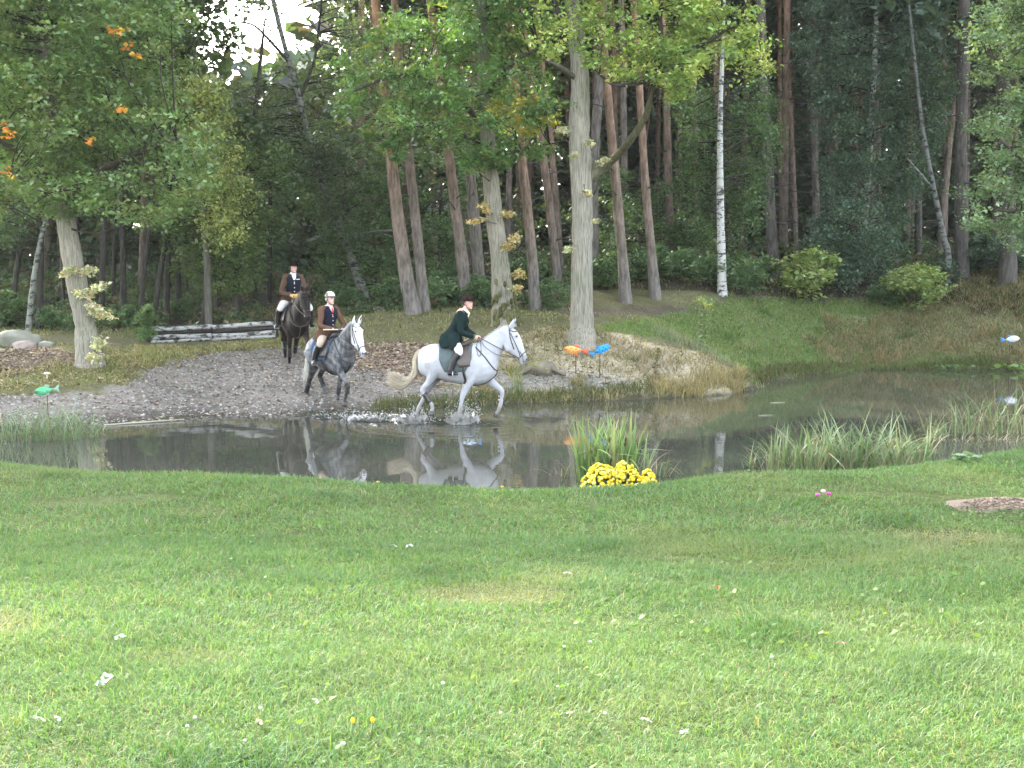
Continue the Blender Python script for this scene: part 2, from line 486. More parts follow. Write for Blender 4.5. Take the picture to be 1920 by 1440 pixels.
m, t, out = nodes_of('ground')
c = attr_col(t); tc = N(t, 'ShaderNodeTexCoord').outputs['Object']
n1 = noise_node(t, 14, 5, .65, tc); r1 = ramp(t, n1.outputs[0], [(.3, (.62, .6, .58)), (.7, (1.3, 1.3, 1.3))])
n2 = noise_node(t, 1.1, 4, .6, tc); r2 = ramp(t, n2.outputs[0], [(.3, (.72, .72, .7)), (.7, (1.2, 1.18, 1.15))])
vo = N(t, 'ShaderNodeTexVoronoi'); vo.inputs['Scale'].default_value = 22; t.links.new(tc, vo.inputs[0])
r3 = ramp(t, vo.outputs['Distance'], [(.0, (1.15,) * 3), (.6, (.7,) * 3)])
c = mulmix(t, mulmix(t, mulmix(t, c, r1.outputs[0]), r2.outputs[0]), r3.outputs[0])
b = N(t, 'ShaderNodeBsdfPrincipled'); t.links.new(c, b.inputs['Base Color']); b.inputs['Roughness'].default_value = .95; b.inputs['Specular IOR Level'].default_value = .1
bp = N(t, 'ShaderNodeBump'); bp.inputs['Strength'].default_value = .8; bp.inputs['Distance'].default_value = .03
t.links.new(n1.outputs[0], bp.inputs['Height']); t.links.new(bp.outputs[0], b.inputs['Normal']); t.links.new(b.outputs[0], out.inputs[0])
M['ground'] = m
structure('ground', mk_mesh('ground', np.stack([X, Y, Z], -1).reshape(-1, 3), [np.stack([ii, ii + 1, ii + nx + 1, ii + nx], 1)], gc, m), 'grassy pond banks and forest floor')

# ================================================================== pond water
HORSE_D = 24.7
wx = axis(-24, 34, -6.5, 3.5, .045, 60); wy = axis(14, 43, 22.6, 27.6, .045, 60)
WX, WY = np.meshgrid(wx, wy)
trail_x0, trail_x1 = P(575, 778, z=0)[0], P(905, 795, z=0)[0]
cy_tr = np.interp(WX, [trail_x0, trail_x1], [P(575, 775, z=0)[1], HORSE_D])
along = np.clip((WX - trail_x0 + .3) / .6, 0, 1) * np.clip((trail_x1 + .5 - WX) / .7, 0, 1)
mask = np.exp(-((WY - cy_tr) / .42) ** 2) * along
WZ = mask * (.075 * np.abs(vnoise(WX * 1.0, WY * 2, 7, 11)) + .05 * vnoise(WX, WY * 1.6, 19, 12) + .03 * vnoise(WX * 1.3, WY, 41, 14)) + mask * .02
ring = np.exp(-((WY - HORSE_D) / 2.2) ** 2 - ((WX - trail_x1 + 1.2) / 2.6) ** 2)
WZ += ring * .0012 * np.sin(np.hypot(WX - trail_x1 + .4, (WY - HORSE_D)) * 15)
WZ += .0006 * vnoise(WX, WY, 4, 13)
i2 = (np.arange(len(wy) - 1)[:, None] * len(wx) + np.arange(len(wx) - 1)[None]).ravel()
m, t, out = nodes_of('pond_water')
b = N(t, 'ShaderNodeBsdfPrincipled')
tc = N(t, 'ShaderNodeTexCoord').outputs['Object']
n1 = noise_node(t, .35, 3, .5, tc)
r1 = ramp(t, n1.outputs[0], [(.35, (.045, .048, .037)), (.65, (.07, .068, .053))])
t.links.new(r1.outputs[0], b.inputs['Base Color'])
b.inputs['Roughness'].default_value = .012; b.inputs['IOR'].default_value = 1.36; b.inputs['Specular IOR Level'].default_value = .55
mp = N(t, 'ShaderNodeMapping'); mp.inputs['Scale'].default_value = (1.0, 2.2, 1); t.links.new(tc, mp.inputs[0])
n2 = noise_node(t, 3.0, 3, .5, mp.outputs[0]); bp = N(t, 'ShaderNodeBump'); bp.inputs['Strength'].default_value = .02; bp.inputs['Distance'].default_value = .02
t.links.new(n2.outputs[0], bp.inputs['Height']); t.links.new(bp.outputs[0], b.inputs['Normal']); t.links.new(b.outputs[0], out.inputs[0])
M['water'] = m
structure('pond_water', mk_mesh('pond_water', np.stack([WX, WY, WZ], -1).reshape(-1, 3), [np.stack([i2, i2 + 1, i2 + len(wx) + 1, i2 + len(wx)], 1)], None, m), 'still murky pond water mirroring the far bank')

# ================================================================== blades
def blades(Bp, L, W, col, lean=.5, curl=.5, r=rng, flat=None, tipcol=1.15, basecol=.8):
    """one three-vertex-pair blade per point"""
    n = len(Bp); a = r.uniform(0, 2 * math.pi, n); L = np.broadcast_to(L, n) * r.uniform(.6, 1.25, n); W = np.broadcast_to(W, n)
    dirv = np.stack([np.cos(a), np.sin(a), np.zeros(n)], 1)
    if flat is not None: dirv = dirv * (1 - .0) + flat; dirv /= np.linalg.norm(dirv, axis=1, keepdims=True) + 1e-9
    ln = np.clip(r.normal(lean, .3, n), 0, 1.6)
    up = np.array([0, 0, 1.0])
    mid = Bp + (up * np.cos(ln)[:, None] + dirv * np.sin(ln)[:, None]) * (L * .55)[:, None]
    l2 = np.clip(ln + curl * r.uniform(.3, 1.6, n), 0, 2.6)
    tip = mid + (up * np.cos(l2)[:, None] + dirv * np.sin(l2)[:, None]) * (L * .45)[:, None]
    aa = r.uniform(0, 2 * math.pi, n); side = np.stack([np.cos(aa), np.sin(aa), np.zeros(n)], 1) * (W * .5)[:, None]
    V = np.stack([Bp - side, Bp + side, mid + side * .85, mid - side * .85, tip], 1).reshape(-1, 3)
    q = np.arange(n)[:, None] * 5
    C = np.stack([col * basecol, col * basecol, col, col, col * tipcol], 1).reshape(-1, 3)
    return V, q + np.array([0, 1, 2, 3]), q + np.array([3, 2, 4]), C
def blade_mesh(name, args, mat, off=None):
    V = np.vstack([a[0] for a in args]); o = np.cumsum([0] + [len(a[0]) for a in args])
    F4 = np.vstack([a[1] + k for a, k in zip(args, o)]); F3 = np.vstack([a[2] + k for a, k in zip(args, o)])
    C = np.vstack([a[3] for a in args])
    if off is not None: V = V - off
    return mk_mesh(name, V, [F4, F3], C, mat, False)
def palette(n, cols, r=rng, v=.22, p=None):
    cols = np.array(cols, float)
    return cols[r.choice(len(cols), n, p=p)] * r.uniform(1 - v, 1 + v, (n, 1)) * r.uniform(.93, 1.07, (n, 3))

# lawn
bare = [(ground_at(200, 937), .75, .35), (ground_at(1580, 927), .75, .25), (ground_at(1275, 1047), .16, .10), (ground_at(1880, 948), .7, .42), (ground_at(130, 945), .5, .2), (ground_at(1730, 930), .5, .15)]
def lawn_pts(n, y0, y1):
    y = np.sqrt(rng.uniform(y0 ** 2, y1 ** 2, n)); x = rng.uniform(-1, 1, n) * (y * .44 + .9)
    k = (y < lawn_edge(x) + .30)
    for (c, a, b_) in bare:
        e = ((x - c[0]) / a) ** 2 + ((y - c[1]) / b_) ** 2
        k &= (e > .75 + .5 * vnoise(x, y, 6, 9)) | (rng.uniform(0, 1, n) < .12)
    x, y = x[k], y[k]
    return np.stack([x, y, hz(x, y) - .005], 1)
LAWN = [(.100, .185, .062), (.082, .165, .056), (.125, .205, .070), (.165, .215, .088), (.22, .215, .125)]
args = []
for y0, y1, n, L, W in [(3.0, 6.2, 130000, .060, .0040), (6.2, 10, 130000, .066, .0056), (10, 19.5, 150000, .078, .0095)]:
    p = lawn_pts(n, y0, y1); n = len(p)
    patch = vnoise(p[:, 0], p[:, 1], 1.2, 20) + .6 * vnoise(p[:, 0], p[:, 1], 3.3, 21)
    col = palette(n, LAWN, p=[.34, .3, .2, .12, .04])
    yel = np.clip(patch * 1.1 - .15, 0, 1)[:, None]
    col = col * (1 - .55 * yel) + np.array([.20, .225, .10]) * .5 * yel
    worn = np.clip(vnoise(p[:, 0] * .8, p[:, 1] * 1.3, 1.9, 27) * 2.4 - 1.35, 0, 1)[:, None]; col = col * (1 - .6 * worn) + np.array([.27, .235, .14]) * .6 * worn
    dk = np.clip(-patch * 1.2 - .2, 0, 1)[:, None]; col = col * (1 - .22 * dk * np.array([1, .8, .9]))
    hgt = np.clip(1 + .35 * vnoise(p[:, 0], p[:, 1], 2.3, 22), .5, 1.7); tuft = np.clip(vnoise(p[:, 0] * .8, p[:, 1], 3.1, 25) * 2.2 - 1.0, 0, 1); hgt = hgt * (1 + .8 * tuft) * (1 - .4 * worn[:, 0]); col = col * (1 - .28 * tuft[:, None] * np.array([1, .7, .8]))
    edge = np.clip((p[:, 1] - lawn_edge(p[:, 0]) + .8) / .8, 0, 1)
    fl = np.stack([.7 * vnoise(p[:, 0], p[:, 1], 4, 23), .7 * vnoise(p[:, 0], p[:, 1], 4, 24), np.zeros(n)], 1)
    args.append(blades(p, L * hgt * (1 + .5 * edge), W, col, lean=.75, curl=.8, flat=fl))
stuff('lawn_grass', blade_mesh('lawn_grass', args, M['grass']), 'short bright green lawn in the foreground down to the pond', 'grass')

# bank grasses by zone
def zone_pts(nm, n):
    poly = ZP[nm]; lo, hi = poly.min(0) - .4, poly.max(0) + .4
    x = rng.uniform(lo[0], hi[0], n); y = rng.uniform(lo[1], hi[1], n)
    k = inside(poly, x, y, .35, 0)
    x, y = x[k], y[k]; z = hz(x, y); q = z > -.02
    return np.stack([x, y, z - .01], 1)[q]
GR = [(.14, .25, .065), (.18, .27, .08), (.155, .23, .075), (.23, .25, .10)]
OL = [(.24, .25, .10), (.31, .28, .13), (.19, .24, .08), (.35, .30, .17)]
DR = [(.38, .325, .19), (.44, .37, .23), (.32, .26, .14), (.24, .255, .105), (.35, .255, .15)]
args = []
p = zone_pts('green', 60000); args.append(blades(p, .13, .022, palette(len(p), GR), .6, .6))
p = zone_pts('olive', 26000); args.append(blades(p, .11, .018, palette(len(p), OL), .7, .6))
p = zone_pts('drybank', 42000); pn = vnoise(p[:, 0], p[:, 1], 1.4, 31); args.append(blades(p, .20 + .06 * pn, .020, palette(len(p), DR + [(.14, .2, .07), (.18, .23, .08), (.12, .17, .06), (.2, .24, .1)]), .6, .7))
p = zone_pts('mound', 30000); kk = ~inside(ZP['pebble'], p[:, 0], p[:, 1]) & ~inside(ZP['ridge'], p[:, 0], p[:, 1]) | (rng.uniform(0, 1, len(p)) < .12)
p = p[kk][::2]; args.append(blades(p, .17, .018, palette(len(p), DR + [(.14, .14, .05)] * 2), .7, .7))
p = zone_pts('track', 4000); args.append(blades(p, .08, .016, palette(len(p), OL + DR), .8, .6))
p = zone_pts('gravel', 9000); kk = vnoise(p[:, 0], p[:, 1], 1.3, 33) > .25; p = p[kk]; args.append(blades(p, .07, .014, palette(len(p), OL), .8, .6))
# forest-edge strip of rough grass
x = rng.uniform(-16, 20, 40000); y = rng.uniform(31, 46, 40000)
k = ~inside(ZP['gravel'], x, y) & ~inside(ZP['litter'], x, y) & ~inside(ZP['mudleft'], x, y) & ~inside(ZP['track'], x, y) & (vnoise(x, y, .9, 35) > -.25); x, y = x[k], y[k]
p = np.stack([x, y, hz(x, y) - .01], 1); args.append(blades(p, .14, .022, palette(len(p), OL + [(.10, .14, .05)] * 2), .7, .6))
# waterside fringes
fr = []
for (p0, p1) in zip(shore_far[:-1], shore_far[1:]):
    a, b_ = P(*p0, z=0), P(*p1, z=0)
    if p0[0] < 640: continue
    nn = int(np.linalg.norm(b_ - a) * 420); tt = rng.uniform(0, 1, (nn, 1)); q = a + (b_ - a) * tt; q[:, 1] += rng.normal(.22, .22, nn); fr.append(q)
p = np.vstack(fr); p[:, 2] = np.maximum(hz(p[:, 0], p[:, 1]), -.02)
dry = (p[:, 0] > 3.3) & (p[:, 0] < 5.8)
col = np.where(dry[:, None], palette(len(p), [(.40, .33, .17), (.34, .28, .14), (.25, .23, .11)]), palette(len(p), [(.10, .13, .04), (.15, .16, .06), (.075, .11, .035), (.2, .17, .09)]))
args.append(blades(p, np.where(dry, .34, .2), .016, col, .45, .6))
for (poly, ncl, cols_, hh) in [('drybank', 90, [(.16, .19, .07), (.30, .25, .13), (.12, .15, .06), (.36, .28, .16)], .34), ('green', 46, [(.12, .2, .06), (.17, .23, .08), (.24, .25, .11)], .24), ('mound', 22, [(.30, .26, .13), (.2, .21, .09), (.42, .35, .2)], .26), ('olive', 26, [(.2, .22, .09), (.28, .25, .12)], .2)]:
    c_ = zone_pts(poly, ncl * 6)[:ncl]
    for q in c_:
        nb = rng.integers(20, 60); rr = rng.uniform(.08, .28); p = q + np.stack([rng.normal(0, rr, nb), rng.normal(0, rr * .7, nb), np.zeros(nb)], 1); p[:, 2] = hz(p[:, 0], p[:, 1]); p = p[p[:, 2] > -.02]
        if len(p): args.append(blades(p, hh * rng.uniform(.6, 1.3), .018, palette(len(p), [cols_[rng.integers(len(cols_))]], v=.3), .5, .7))
stuff('bank_grass', blade_mesh('bank_grass', args, M['grass']), 'rough green and straw coloured grass on the far banks', 'grass')
# pale feathery grass behind the mound
tt = rng.uniform(0, 1, 2000); a0, a1 = P(1240, 660, d=33.6), P(1400, 700, d=32.6)
x = a0[0] + (a1[0] - a0[0]) * tt + rng.normal(0, .2, 2000); y = a0[1] + (a1[1] - a0[1]) * tt + rng.normal(.1, .5, 2000)
p = np.stack([x, y, hz(x, y)], 1)
stuff('feather_grass', blade_mesh('feather_grass', [blades(p, .26, .014, palette(len(p), [(.22, .27, .17), (.26, .29, .19), (.16, .21, .11), (.3, .27, .16)]), .55, .8)], M['grass']),
      'pale silvery green tall grass right behind the dry mound', 'grass')
p = zone_pts('ridge', 1500); args = [blades(p, .3, .016, palette(len(p), [(.36, .29, .17), (.28, .22, .12)]), .5, .6)]
p = zone_pts('bracken', 9000); args.append(blades(p, .32, .03, palette(len(p), [(.11, .065, .04), (.15, .09, .05), (.07, .05, .035), (.09, .1, .04)]), .7, .9))
stuff('dry_bracken', blade_mesh('dry_bracken', args, M['grass']), 'brown withered bracken and stalks on the right hand slope', 'bracken')

# fallen leaves and stones too many to count
def leaf_arrays(C, size, col, r=rng, flat=.5, elong=1.6, fold=.12, T=None):
    n = len(C); nn = r.normal(size=(n, 3)); nn /= np.linalg.norm(nn, axis=1, keepdims=True); nn[:, 2] = np.abs(nn[:, 2]) + flat
    nn /= np.linalg.norm(nn, axis=1, keepdims=True)
    tt = r.normal(size=(n, 3)) if T is None else T + .35 * r.normal(size=(n, 3))
    tt -= nn * (tt * nn).sum(1, keepdims=True); tt /= np.linalg.norm(tt, axis=1, keepdims=True) + 1e-9
    b_ = np.cross(nn, tt); s = (np.broadcast_to(size, n) * r.uniform(.45, 1.45, n))[:, None]
    V = np.stack([C - tt * s * .5, C - b_ * s * .5 / elong + nn * s * fold - tt * s * .02, C + tt * s * .5, C + b_ * s * .5 / elong + nn * s * fold - tt * s * .02], 1).reshape(-1, 3)
    return V, np.arange(n * 4).reshape(-1, 4), np.repeat(col, 4, axis=0)
BR = [(.36, .25, .18), (.42, .31, .22), (.28, .19, .14), (.44, .35, .2), (.5, .44, .35)]
lit = []
for nm, n in [('litter', 5200), ('gravel', 5200), ('olive', 3200), ('mudleft', 1600), ('mound', 3200), ('drybank', 1500)]:
    p = zone_pts(nm, n * 2)[:n]
    if nm == 'mound': lit.append((p[::2], palette(len(p[::2]), [(.38, .30, .18), (.28, .2, .12), (.42, .35, .22), (.22, .15, .09)]), .08))
    elif nm == 'gravel': lit.append((p, palette(len(p), [(.34, .30, .24), (.26, .2, .14), (.42, .38, .32), (.2, .13, .08)]), .075))
    elif nm == 'olive': lit.append((p, palette(len(p), BR + [(.42, .34, .1), (.4, .35, .2)]), .085))
    else: lit.append((p, palette(len(p), BR), .09))
pe = zone_pts('gravel', 4000); pe = pe[np.exp(-((pe[:, 0] + 2.2) / 2.2) ** 2 - ((pe[:, 1] - 30.5) / 2) ** 2) > rng.uniform(0, 1, len(pe))]; lit.append((pe, palette(len(pe), BR), .085))
p = np.vstack([a[0] for a in lit]); p[:, 2] += .025
V, Fq, Cc = leaf_arrays(p, np.concatenate([np.full(len(a[0]), a[2]) for a in lit]), np.vstack([a[1] for a in lit]), flat=2.2, elong=1.7, fold=.16)
stuff('leaf_litter', mk_mesh('leaf_litter', V, [Fq], Cc, M['litter'], False), 'brown fallen leaves strewn over the gravel slope and mound', 'fallen leaves')
ms = MB()
for nm, n in [('gravel', 2600), ('pebble', 700)]:
    p = zone_pts(nm, n * 2)[:n]
    for q in p:
        s = rng.uniform(.018, .05)
        V = rng.normal(0, .12, (6, 3)) + np.array([[1, 0, 0], [-1, 0, 0], [0, 1, 0], [0, -1, 0], [0, 0, .6], [0, 0, -.6]])
        g = rng.uniform(.17, .40)
        ms.add(V * s + q + [0, 0, .012], [(0, 2, 4), (2, 1, 4), (1, 3, 4), (3, 0, 4), (2, 0, 5), (1, 2, 5), (3, 1, 5), (0, 3, 5)], None, (g, g * .96, g * .88))
stuff('gravel_stones', ms.mesh('gravel_stones', M['stone'], False), 'loose grey stones on the gravel ramp into the water', 'gravel')

# ================================================================== trees
def in_poly_px(poly, n, r):
    poly = np.array(poly, float); lo, hi = poly.min(0), poly.max(0); out = []
    while sum(len(o) for o in out) < n:
        q = r.uniform(lo, hi, (n * 2, 2)); ins = np.zeros(len(q), bool)
        for i in range(len(poly)):
            x0, y0 = poly[i]; x1, y1 = poly[(i + 1) % len(poly)]
            ins ^= ((y0 > q[:, 1]) != (y1 > q[:, 1])) & (q[:, 0] < (x1 - x0) * (q[:, 1] - y0) / (y1 - y0 + 1e-9) + x0)
        out.append(q[ins])
    return np.vstack(out)[:n]
DENS = 1.75
LEAFGAIN = 1.75
def clump_leaves(cl, per, r, sub=6, subr=.32, flat=.75, hang=0.0):
    """cl (n,4): centre + radius -> leaf centres gathered in small sprays, and the spray each belongs to"""
    n = len(cl); per = int(per * DENS)
    d = r.normal(size=(n, sub, 3)); d /= np.linalg.norm(d, axis=2, keepdims=True)
    rad = cl[:, 3][:, None, None] * r.uniform(.25, 1, (n, sub, 1)) ** .6
    sc = cl[:, None, :3] + d * rad * np.array([1, 1, flat])
    per_s = max(1, per // sub)
    g = r.normal(size=(n, sub, per_s, 3)) * (cl[:, 3][:, None, None, None] * subr) * np.array([1, 1, .55 + hang])
    if hang: g[..., 2] -= np.abs(g[..., 2]) * .6
    pts = sc[:, :, None, :] + g
    return pts.reshape(-1, 3), np.repeat(np.arange(n * sub), per_s)
def leaf_cols(idx, cols, r, p=None, vs=.28, vl=.2):
    ns = idx.max() + 1; base = np.array(cols, float)[r.choice(len(cols), ns, p=p)] * r.uniform(1 - vs, 1 + vs, (ns, 1))
    return LEAFGAIN * base[idx] * r.uniform(1 - vl, 1 + vl, (len(idx), 1)) * r.uniform(.93, 1.07, (len(idx), 3))
def crown_mesh(name, clumps, per, size, cols, r, off=(0, 0, 0), p=None, hang=0., sub=6, subr=.32, elong=1.6, flat=.5, extra=None, mat='leaf'):
    pts, idx = clump_leaves(clumps, per, r, sub, subr, hang=hang)
    col = leaf_cols(idx, cols, r, p)
    V, Fq, C = leaf_arrays(pts, size, col, r, flat, elong, T=np.tile([0, 0, -1.0], (len(pts), 1)) if hang else None)
    Vs, Fs, Cs = [V], [Fq], [C]; o = len(V)
    for (cl2, per2, size2, cols2) in (extra or []):
        pts, idx = clump_leaves(cl2, per2, r, sub, subr); V, Fq, C = leaf_arrays(pts, size2, leaf_cols(idx, cols2, r), r, flat, elong)
        Vs.append(V); Fs.append(Fq + o); Cs.append(C); o += len(V)
    return mk_mesh(name, np.vstack(Vs) - np.asarray(off), [np.vstack(Fs)], np.vstack(Cs), M[mat], False)
def px_clumps(poly, n, d0, d1, r0, r1, r):
    q = in_poly_px(poly, n, r); d = r.uniform(d0, d1, n)
    return np.array([[*P(x, y, d=dd), r.uniform(r0, r1)] for (x, y), dd in zip(q, d)])
def ell_clumps(c, rad, n, r0, r1, r):
    d = r.normal(size=(n, 3)); d /= np.linalg.norm(d, axis=1, keepdims=True)
    return np.c_[np.asarray(c) + d * np.asarray(rad) * r.uniform(.3, 1, (n, 1)) ** .5, r.uniform(r0, r1, n)]
def trunk_path(pix, d, ext=None):
    """pix: (px,py,width_px[,d]) bottom to top -> points and radii; ext: extra height on top"""
    pts, rad = [], []
    for q in pix:
        dd = q[3] if len(q) > 3 else d
        p = P(q[0], q[1], d=dd); pts.append(p); rad.append(q[2] * .5 * dd / F)
    if ext:
        v = pts[-1] - pts[-2]; v = v / v[2]
        pts.append(pts[-1] + v * ext * .5); rad.append(rad[-1] * .75); pts.append(pts[-2] + v * ext); rad.append(rad[-1] * .3)
    return np.array(pts), np.array(rad)
def sink(pts, rad, depth=.25, flare=1.35):
    p0 = pts[0].copy(); p0[2] = min(gz(p0[0], p0[1]), p0[2]) - depth
    p1 = pts[0] + (pts[1] - pts[0]) * min(1, .5 / max(np.linalg.norm(pts[1] - pts[0]), .01))
    return np.vstack([p0, pts[0], p1, pts[1:]]), np.r_[rad[0] * flare, rad[0] * flare * .95, rad[0], rad[1:]]
def limb(mb, pts, rad, n, segs, col, r, rough=.04):
    q = crom(np.c_[pts, rad], n); rr = np.maximum(q[:, 3], .004) * (1 + rough * r.normal(size=n))
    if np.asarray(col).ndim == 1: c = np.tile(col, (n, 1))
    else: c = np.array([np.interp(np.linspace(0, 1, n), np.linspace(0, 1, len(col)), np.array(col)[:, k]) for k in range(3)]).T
    mb.tube(q[:, :3], rr, segs, c)
    return q[:, :3]
def twigs(mb, clumps, nodes, r, r0=.03, col=(.06, .05, .04), maxlen=4.0, frac=1.0):
    for c in clumps:
        if r.uniform() > frac: continue
        dist = np.linalg.norm(nodes - c[:3], axis=1) + np.maximum(nodes[:, 2] - c[2], 0) * .8
        a = nodes[int(np.argmin(dist))]; L = np.linalg.norm(c[:3] - a)
        if L < .1 or L > maxlen: continue
        m_ = (a + c[:3]) / 2 + r.normal(0, .1 * L, 3) + [0, 0, .06 * L]
        q = crom([a, m_, c[:3]], 5); rr = r0 * min(1, .35 + L * .22)
        mb.tube(q, np.linspace(rr, .006, 5), 4, col)
OAKB = (.30, .275, .23)
def tree(name, label, cat, trunk, trad, crown, leafargs, limbs=(), bark='bark_oak', bcol=OAKB, seed=1, segs=14, group=None, tw=.03, twcol=(.06, .05, .04), twfrac=.8, extra=None, maxlen=4.0, tn=None, branches_name='branch', sinkd=.25, flare=1.35, twigs_on=True):
    r = np.random.default_rng(seed)
    pts, rad = sink(trunk, trad, sinkd, flare); base = pts[1]
    root = thing(name, label, cat, base, group=group)
    mb = MB(); nodes = [limb(mb, pts, rad, tn or max(12, int(len(pts) * 4)), segs, bcol, r)]
    part('trunk', mb.mesh('trunk', M[bark], True, base), root)
    for (lp, lr, lcol, lbark) in limbs:
        mb = MB(); nodes.append(limb(mb, lp, lr, max(8, len(lp) * 4), 10, lcol, r)); part(branches_name, mb.mesh('branch', M[lbark], True, base), root)
    if crown is not None:
        if twigs_on:
            mb = MB(); twigs(mb, crown, np.vstack(nodes), r, tw, twcol, maxlen, twfrac)
            if mb.n: part('twigs', mb.mesh('twigs', M['bark_dark'], True, base), root, kind='stuff')
        part('crown', crown_mesh('crown', crown, r=r, off=base, extra=extra, **leafargs), root)
    return root

# ---- three oaks on the banks
OAK = [(.085, .135, .045), (.07, .115, .038), (.105, .15, .055), (.12, .15, .05)]
r = np.random.default_rng(11)
tp, tr_ = trunk_path([(168, 682, 44), (158, 600, 38), (142, 520, 37), (128, 440, 36), (112, 350, 32), (100, 250, 29), (90, 120, 26), (84, 0, 24)], 29, 6)
cr = np.vstack([px_clumps([(0, -40), (325, -40), (335, 60), (345, 120), (385, 190), (385, 270), (400, 330), (330, 410), (275, 425), (215, 395), (130, 405), (85, 385), (30, 360), (-60, 420), (-60, 0)], 190, 26.8, 31, .38, .62, r),
                px_clumps([(0, -40), (330, -40), (330, 60), (120, 200), (-60, 200)], 40, 26.5, 31.5, .4, .6, r)])
top = ell_clumps((-12.3, 29, 12.4), (4.2, 3.4, 3.4), 60, .8, 1.2, r)
orange = np.array([[*P(x, y, d=27.0), .13] for x, y in [(225, 60), (235, 85), (228, 208), (10, 240), (20, 255), (15, 325), (165, 262), (212, 55), (258, 105)]])
sp_l = px_clumps([(150, 505), (175, 500), (170, 525), (150, 520)], 5, 28.5, 28.8, .16, .22, r)
def lb(pix, d, col=OAKB, bark='bark_oak', up=0):
    a, b_ = trunk_path(pix, d); return (a, b_, col, bark)
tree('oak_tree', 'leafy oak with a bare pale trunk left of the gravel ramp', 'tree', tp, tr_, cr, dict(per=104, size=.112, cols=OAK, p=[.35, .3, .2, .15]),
     limbs=[lb([(112, 360, 16), (60, 300, 12, 28.5), (0, 265, 9, 28), (-40, 240, 6, 28)], 29, (.1, .085, .07), 'bark_dark'),
            lb([(118, 390, 18), (170, 330, 14, 28.6), (250, 290, 10, 28.2), (330, 260, 6, 28)], 29, (.1, .085, .07), 'bark_dark'),
            lb([(100, 270, 16), (170, 170, 11, 29.4), (260, 90, 7, 29.6)], 29, (.1, .085, .07), 'bark_dark'),
            lb([(108, 330, 12), (90, 365, 10, 28), (60, 350, 8, 27.6), (20, 320, 6, 27.4)], 29, (.1, .085, .07), 'bark_dark')],
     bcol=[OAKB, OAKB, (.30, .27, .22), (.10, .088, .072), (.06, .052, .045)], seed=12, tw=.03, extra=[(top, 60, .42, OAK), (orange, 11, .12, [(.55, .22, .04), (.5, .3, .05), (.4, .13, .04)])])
# epicormic sprouts of pale leaves on the oak trunks
def sprouts(root, spots, d, cols, size=.09, seed=5):
    r = np.random.default_rng(seed); base = np.array(root.location)
    cl = []; mb = MB()
    for (x0, y0, x1, y1, rr) in spots:
        a, b_ = P(x0, y0, d=d), P(x1, y1, d=d - .25)
        q = crom([a, (a + b_) / 2 + r.normal(0, .04, 3), b_], 6); mb.tube(q, np.linspace(.014, .004, 6), 4, (.16, .13, .10))
        for k in (3, 4, 5): cl.append([*q[k], rr])
    part('sprout_stems', mb.mesh('sprout_stems', M['bark_dark'], True, base), root, kind='stuff')
    part('sprout_leaves', crown_mesh('sprout_leaves', np.array(cl), 34, size, cols, r, base, sub=4, subr=.5), root, label='small pale leaf sprouts growing out of the trunk')
PALE = [(.34, .36, .24), (.30, .29, .19), (.40, .36, .24)]
oakL = bpy.data.objects['oak_tree']
sprouts(oakL, [(150, 508, 172, 508, .12), (140, 500, 122, 512, .1), (162, 555, 190, 535, .12), (165, 560, 150, 548, .1), (172, 590, 200, 592, .14), (160, 570, 178, 575, .12), (178, 662, 186, 640, .1), (165, 665, 178, 672, .12)], 28.78, PALE)

r = np.random.default_rng(21)
tp, tr_ = trunk_path([(948, 608, 44), (943, 560, 40), (936, 480, 35), (926, 400, 32), (917, 300, 30), (908, 180, 26), (902, 60, 23), (898, -40, 20)], 33.5, 5)
cr = np.vstack([px_clumps([(625, 130), (690, 60), (790, 30), (870, -40), (1000, -40), (1015, 60), (1045, 200), (1000, 250), (930, 300), (870, 290), (790, 260), (700, 245), (640, 225), (605, 185)], 150, 31, 35.5, .35, .55, r),
                px_clumps([(880, 270), (1030, 270), (1000, 295), (950, 310), (890, 320), (860, 290)], 12, 32, 33.2, .2, .32, r),
                px_clumps([(690, 250), (770, 260), (740, 300), (700, 290)], 5, 32, 33, .2, .3, r)])
top = ell_clumps((-.8, 34, 13.5), (4.5, 3.2, 3.2), 55, .8, 1.2, r)
yel = px_clumps([(920, 170), (1040, 190), (1040, 250), (930, 240)], 14, 31.5, 33, .22, .35, r)
MOAK = [(.075, .145, .042), (.065, .12, .038), (.09, .16, .05), (.12, .15, .045)]
DB = (.11, .095, .075)
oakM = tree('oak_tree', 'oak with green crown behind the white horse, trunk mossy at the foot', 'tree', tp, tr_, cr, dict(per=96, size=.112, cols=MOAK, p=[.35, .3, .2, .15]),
     limbs=[lb([(912, 240, 14), (850, 180, 10, 33), (760, 140, 8, 32.6), (660, 170, 5, 32.4)], 33.5, DB, 'bark_dark'),
            lb([(908, 190, 12), (960, 120, 9, 33), (1010, 90, 6, 32.8)], 33.5, DB, 'bark_dark'),
            lb([(915, 290, 10), (960, 285, 7, 33), (1030, 270, 4, 32.6)], 33.5, DB, 'bark_dark'),
            lb([(914, 270, 10), (820, 240, 8, 33.2), (720, 235, 5, 33)], 33.5, DB, 'bark_dark')],
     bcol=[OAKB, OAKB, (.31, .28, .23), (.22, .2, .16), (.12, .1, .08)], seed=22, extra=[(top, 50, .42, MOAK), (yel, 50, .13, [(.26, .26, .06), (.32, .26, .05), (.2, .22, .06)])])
sprouts(oakM, [(925, 400, 905, 385, .09), (932, 420, 885, 415, .1), (935, 405, 955, 400, .1), (945, 455, 968, 447, .13), (940, 470, 955, 462, .1), (955, 520, 975, 515, .12), (958, 545, 968, 540, .1)], 33.2, [(.36, .28, .14), (.30, .24, .12), (.3, .3, .16)], .09, 6)
mb = MB()
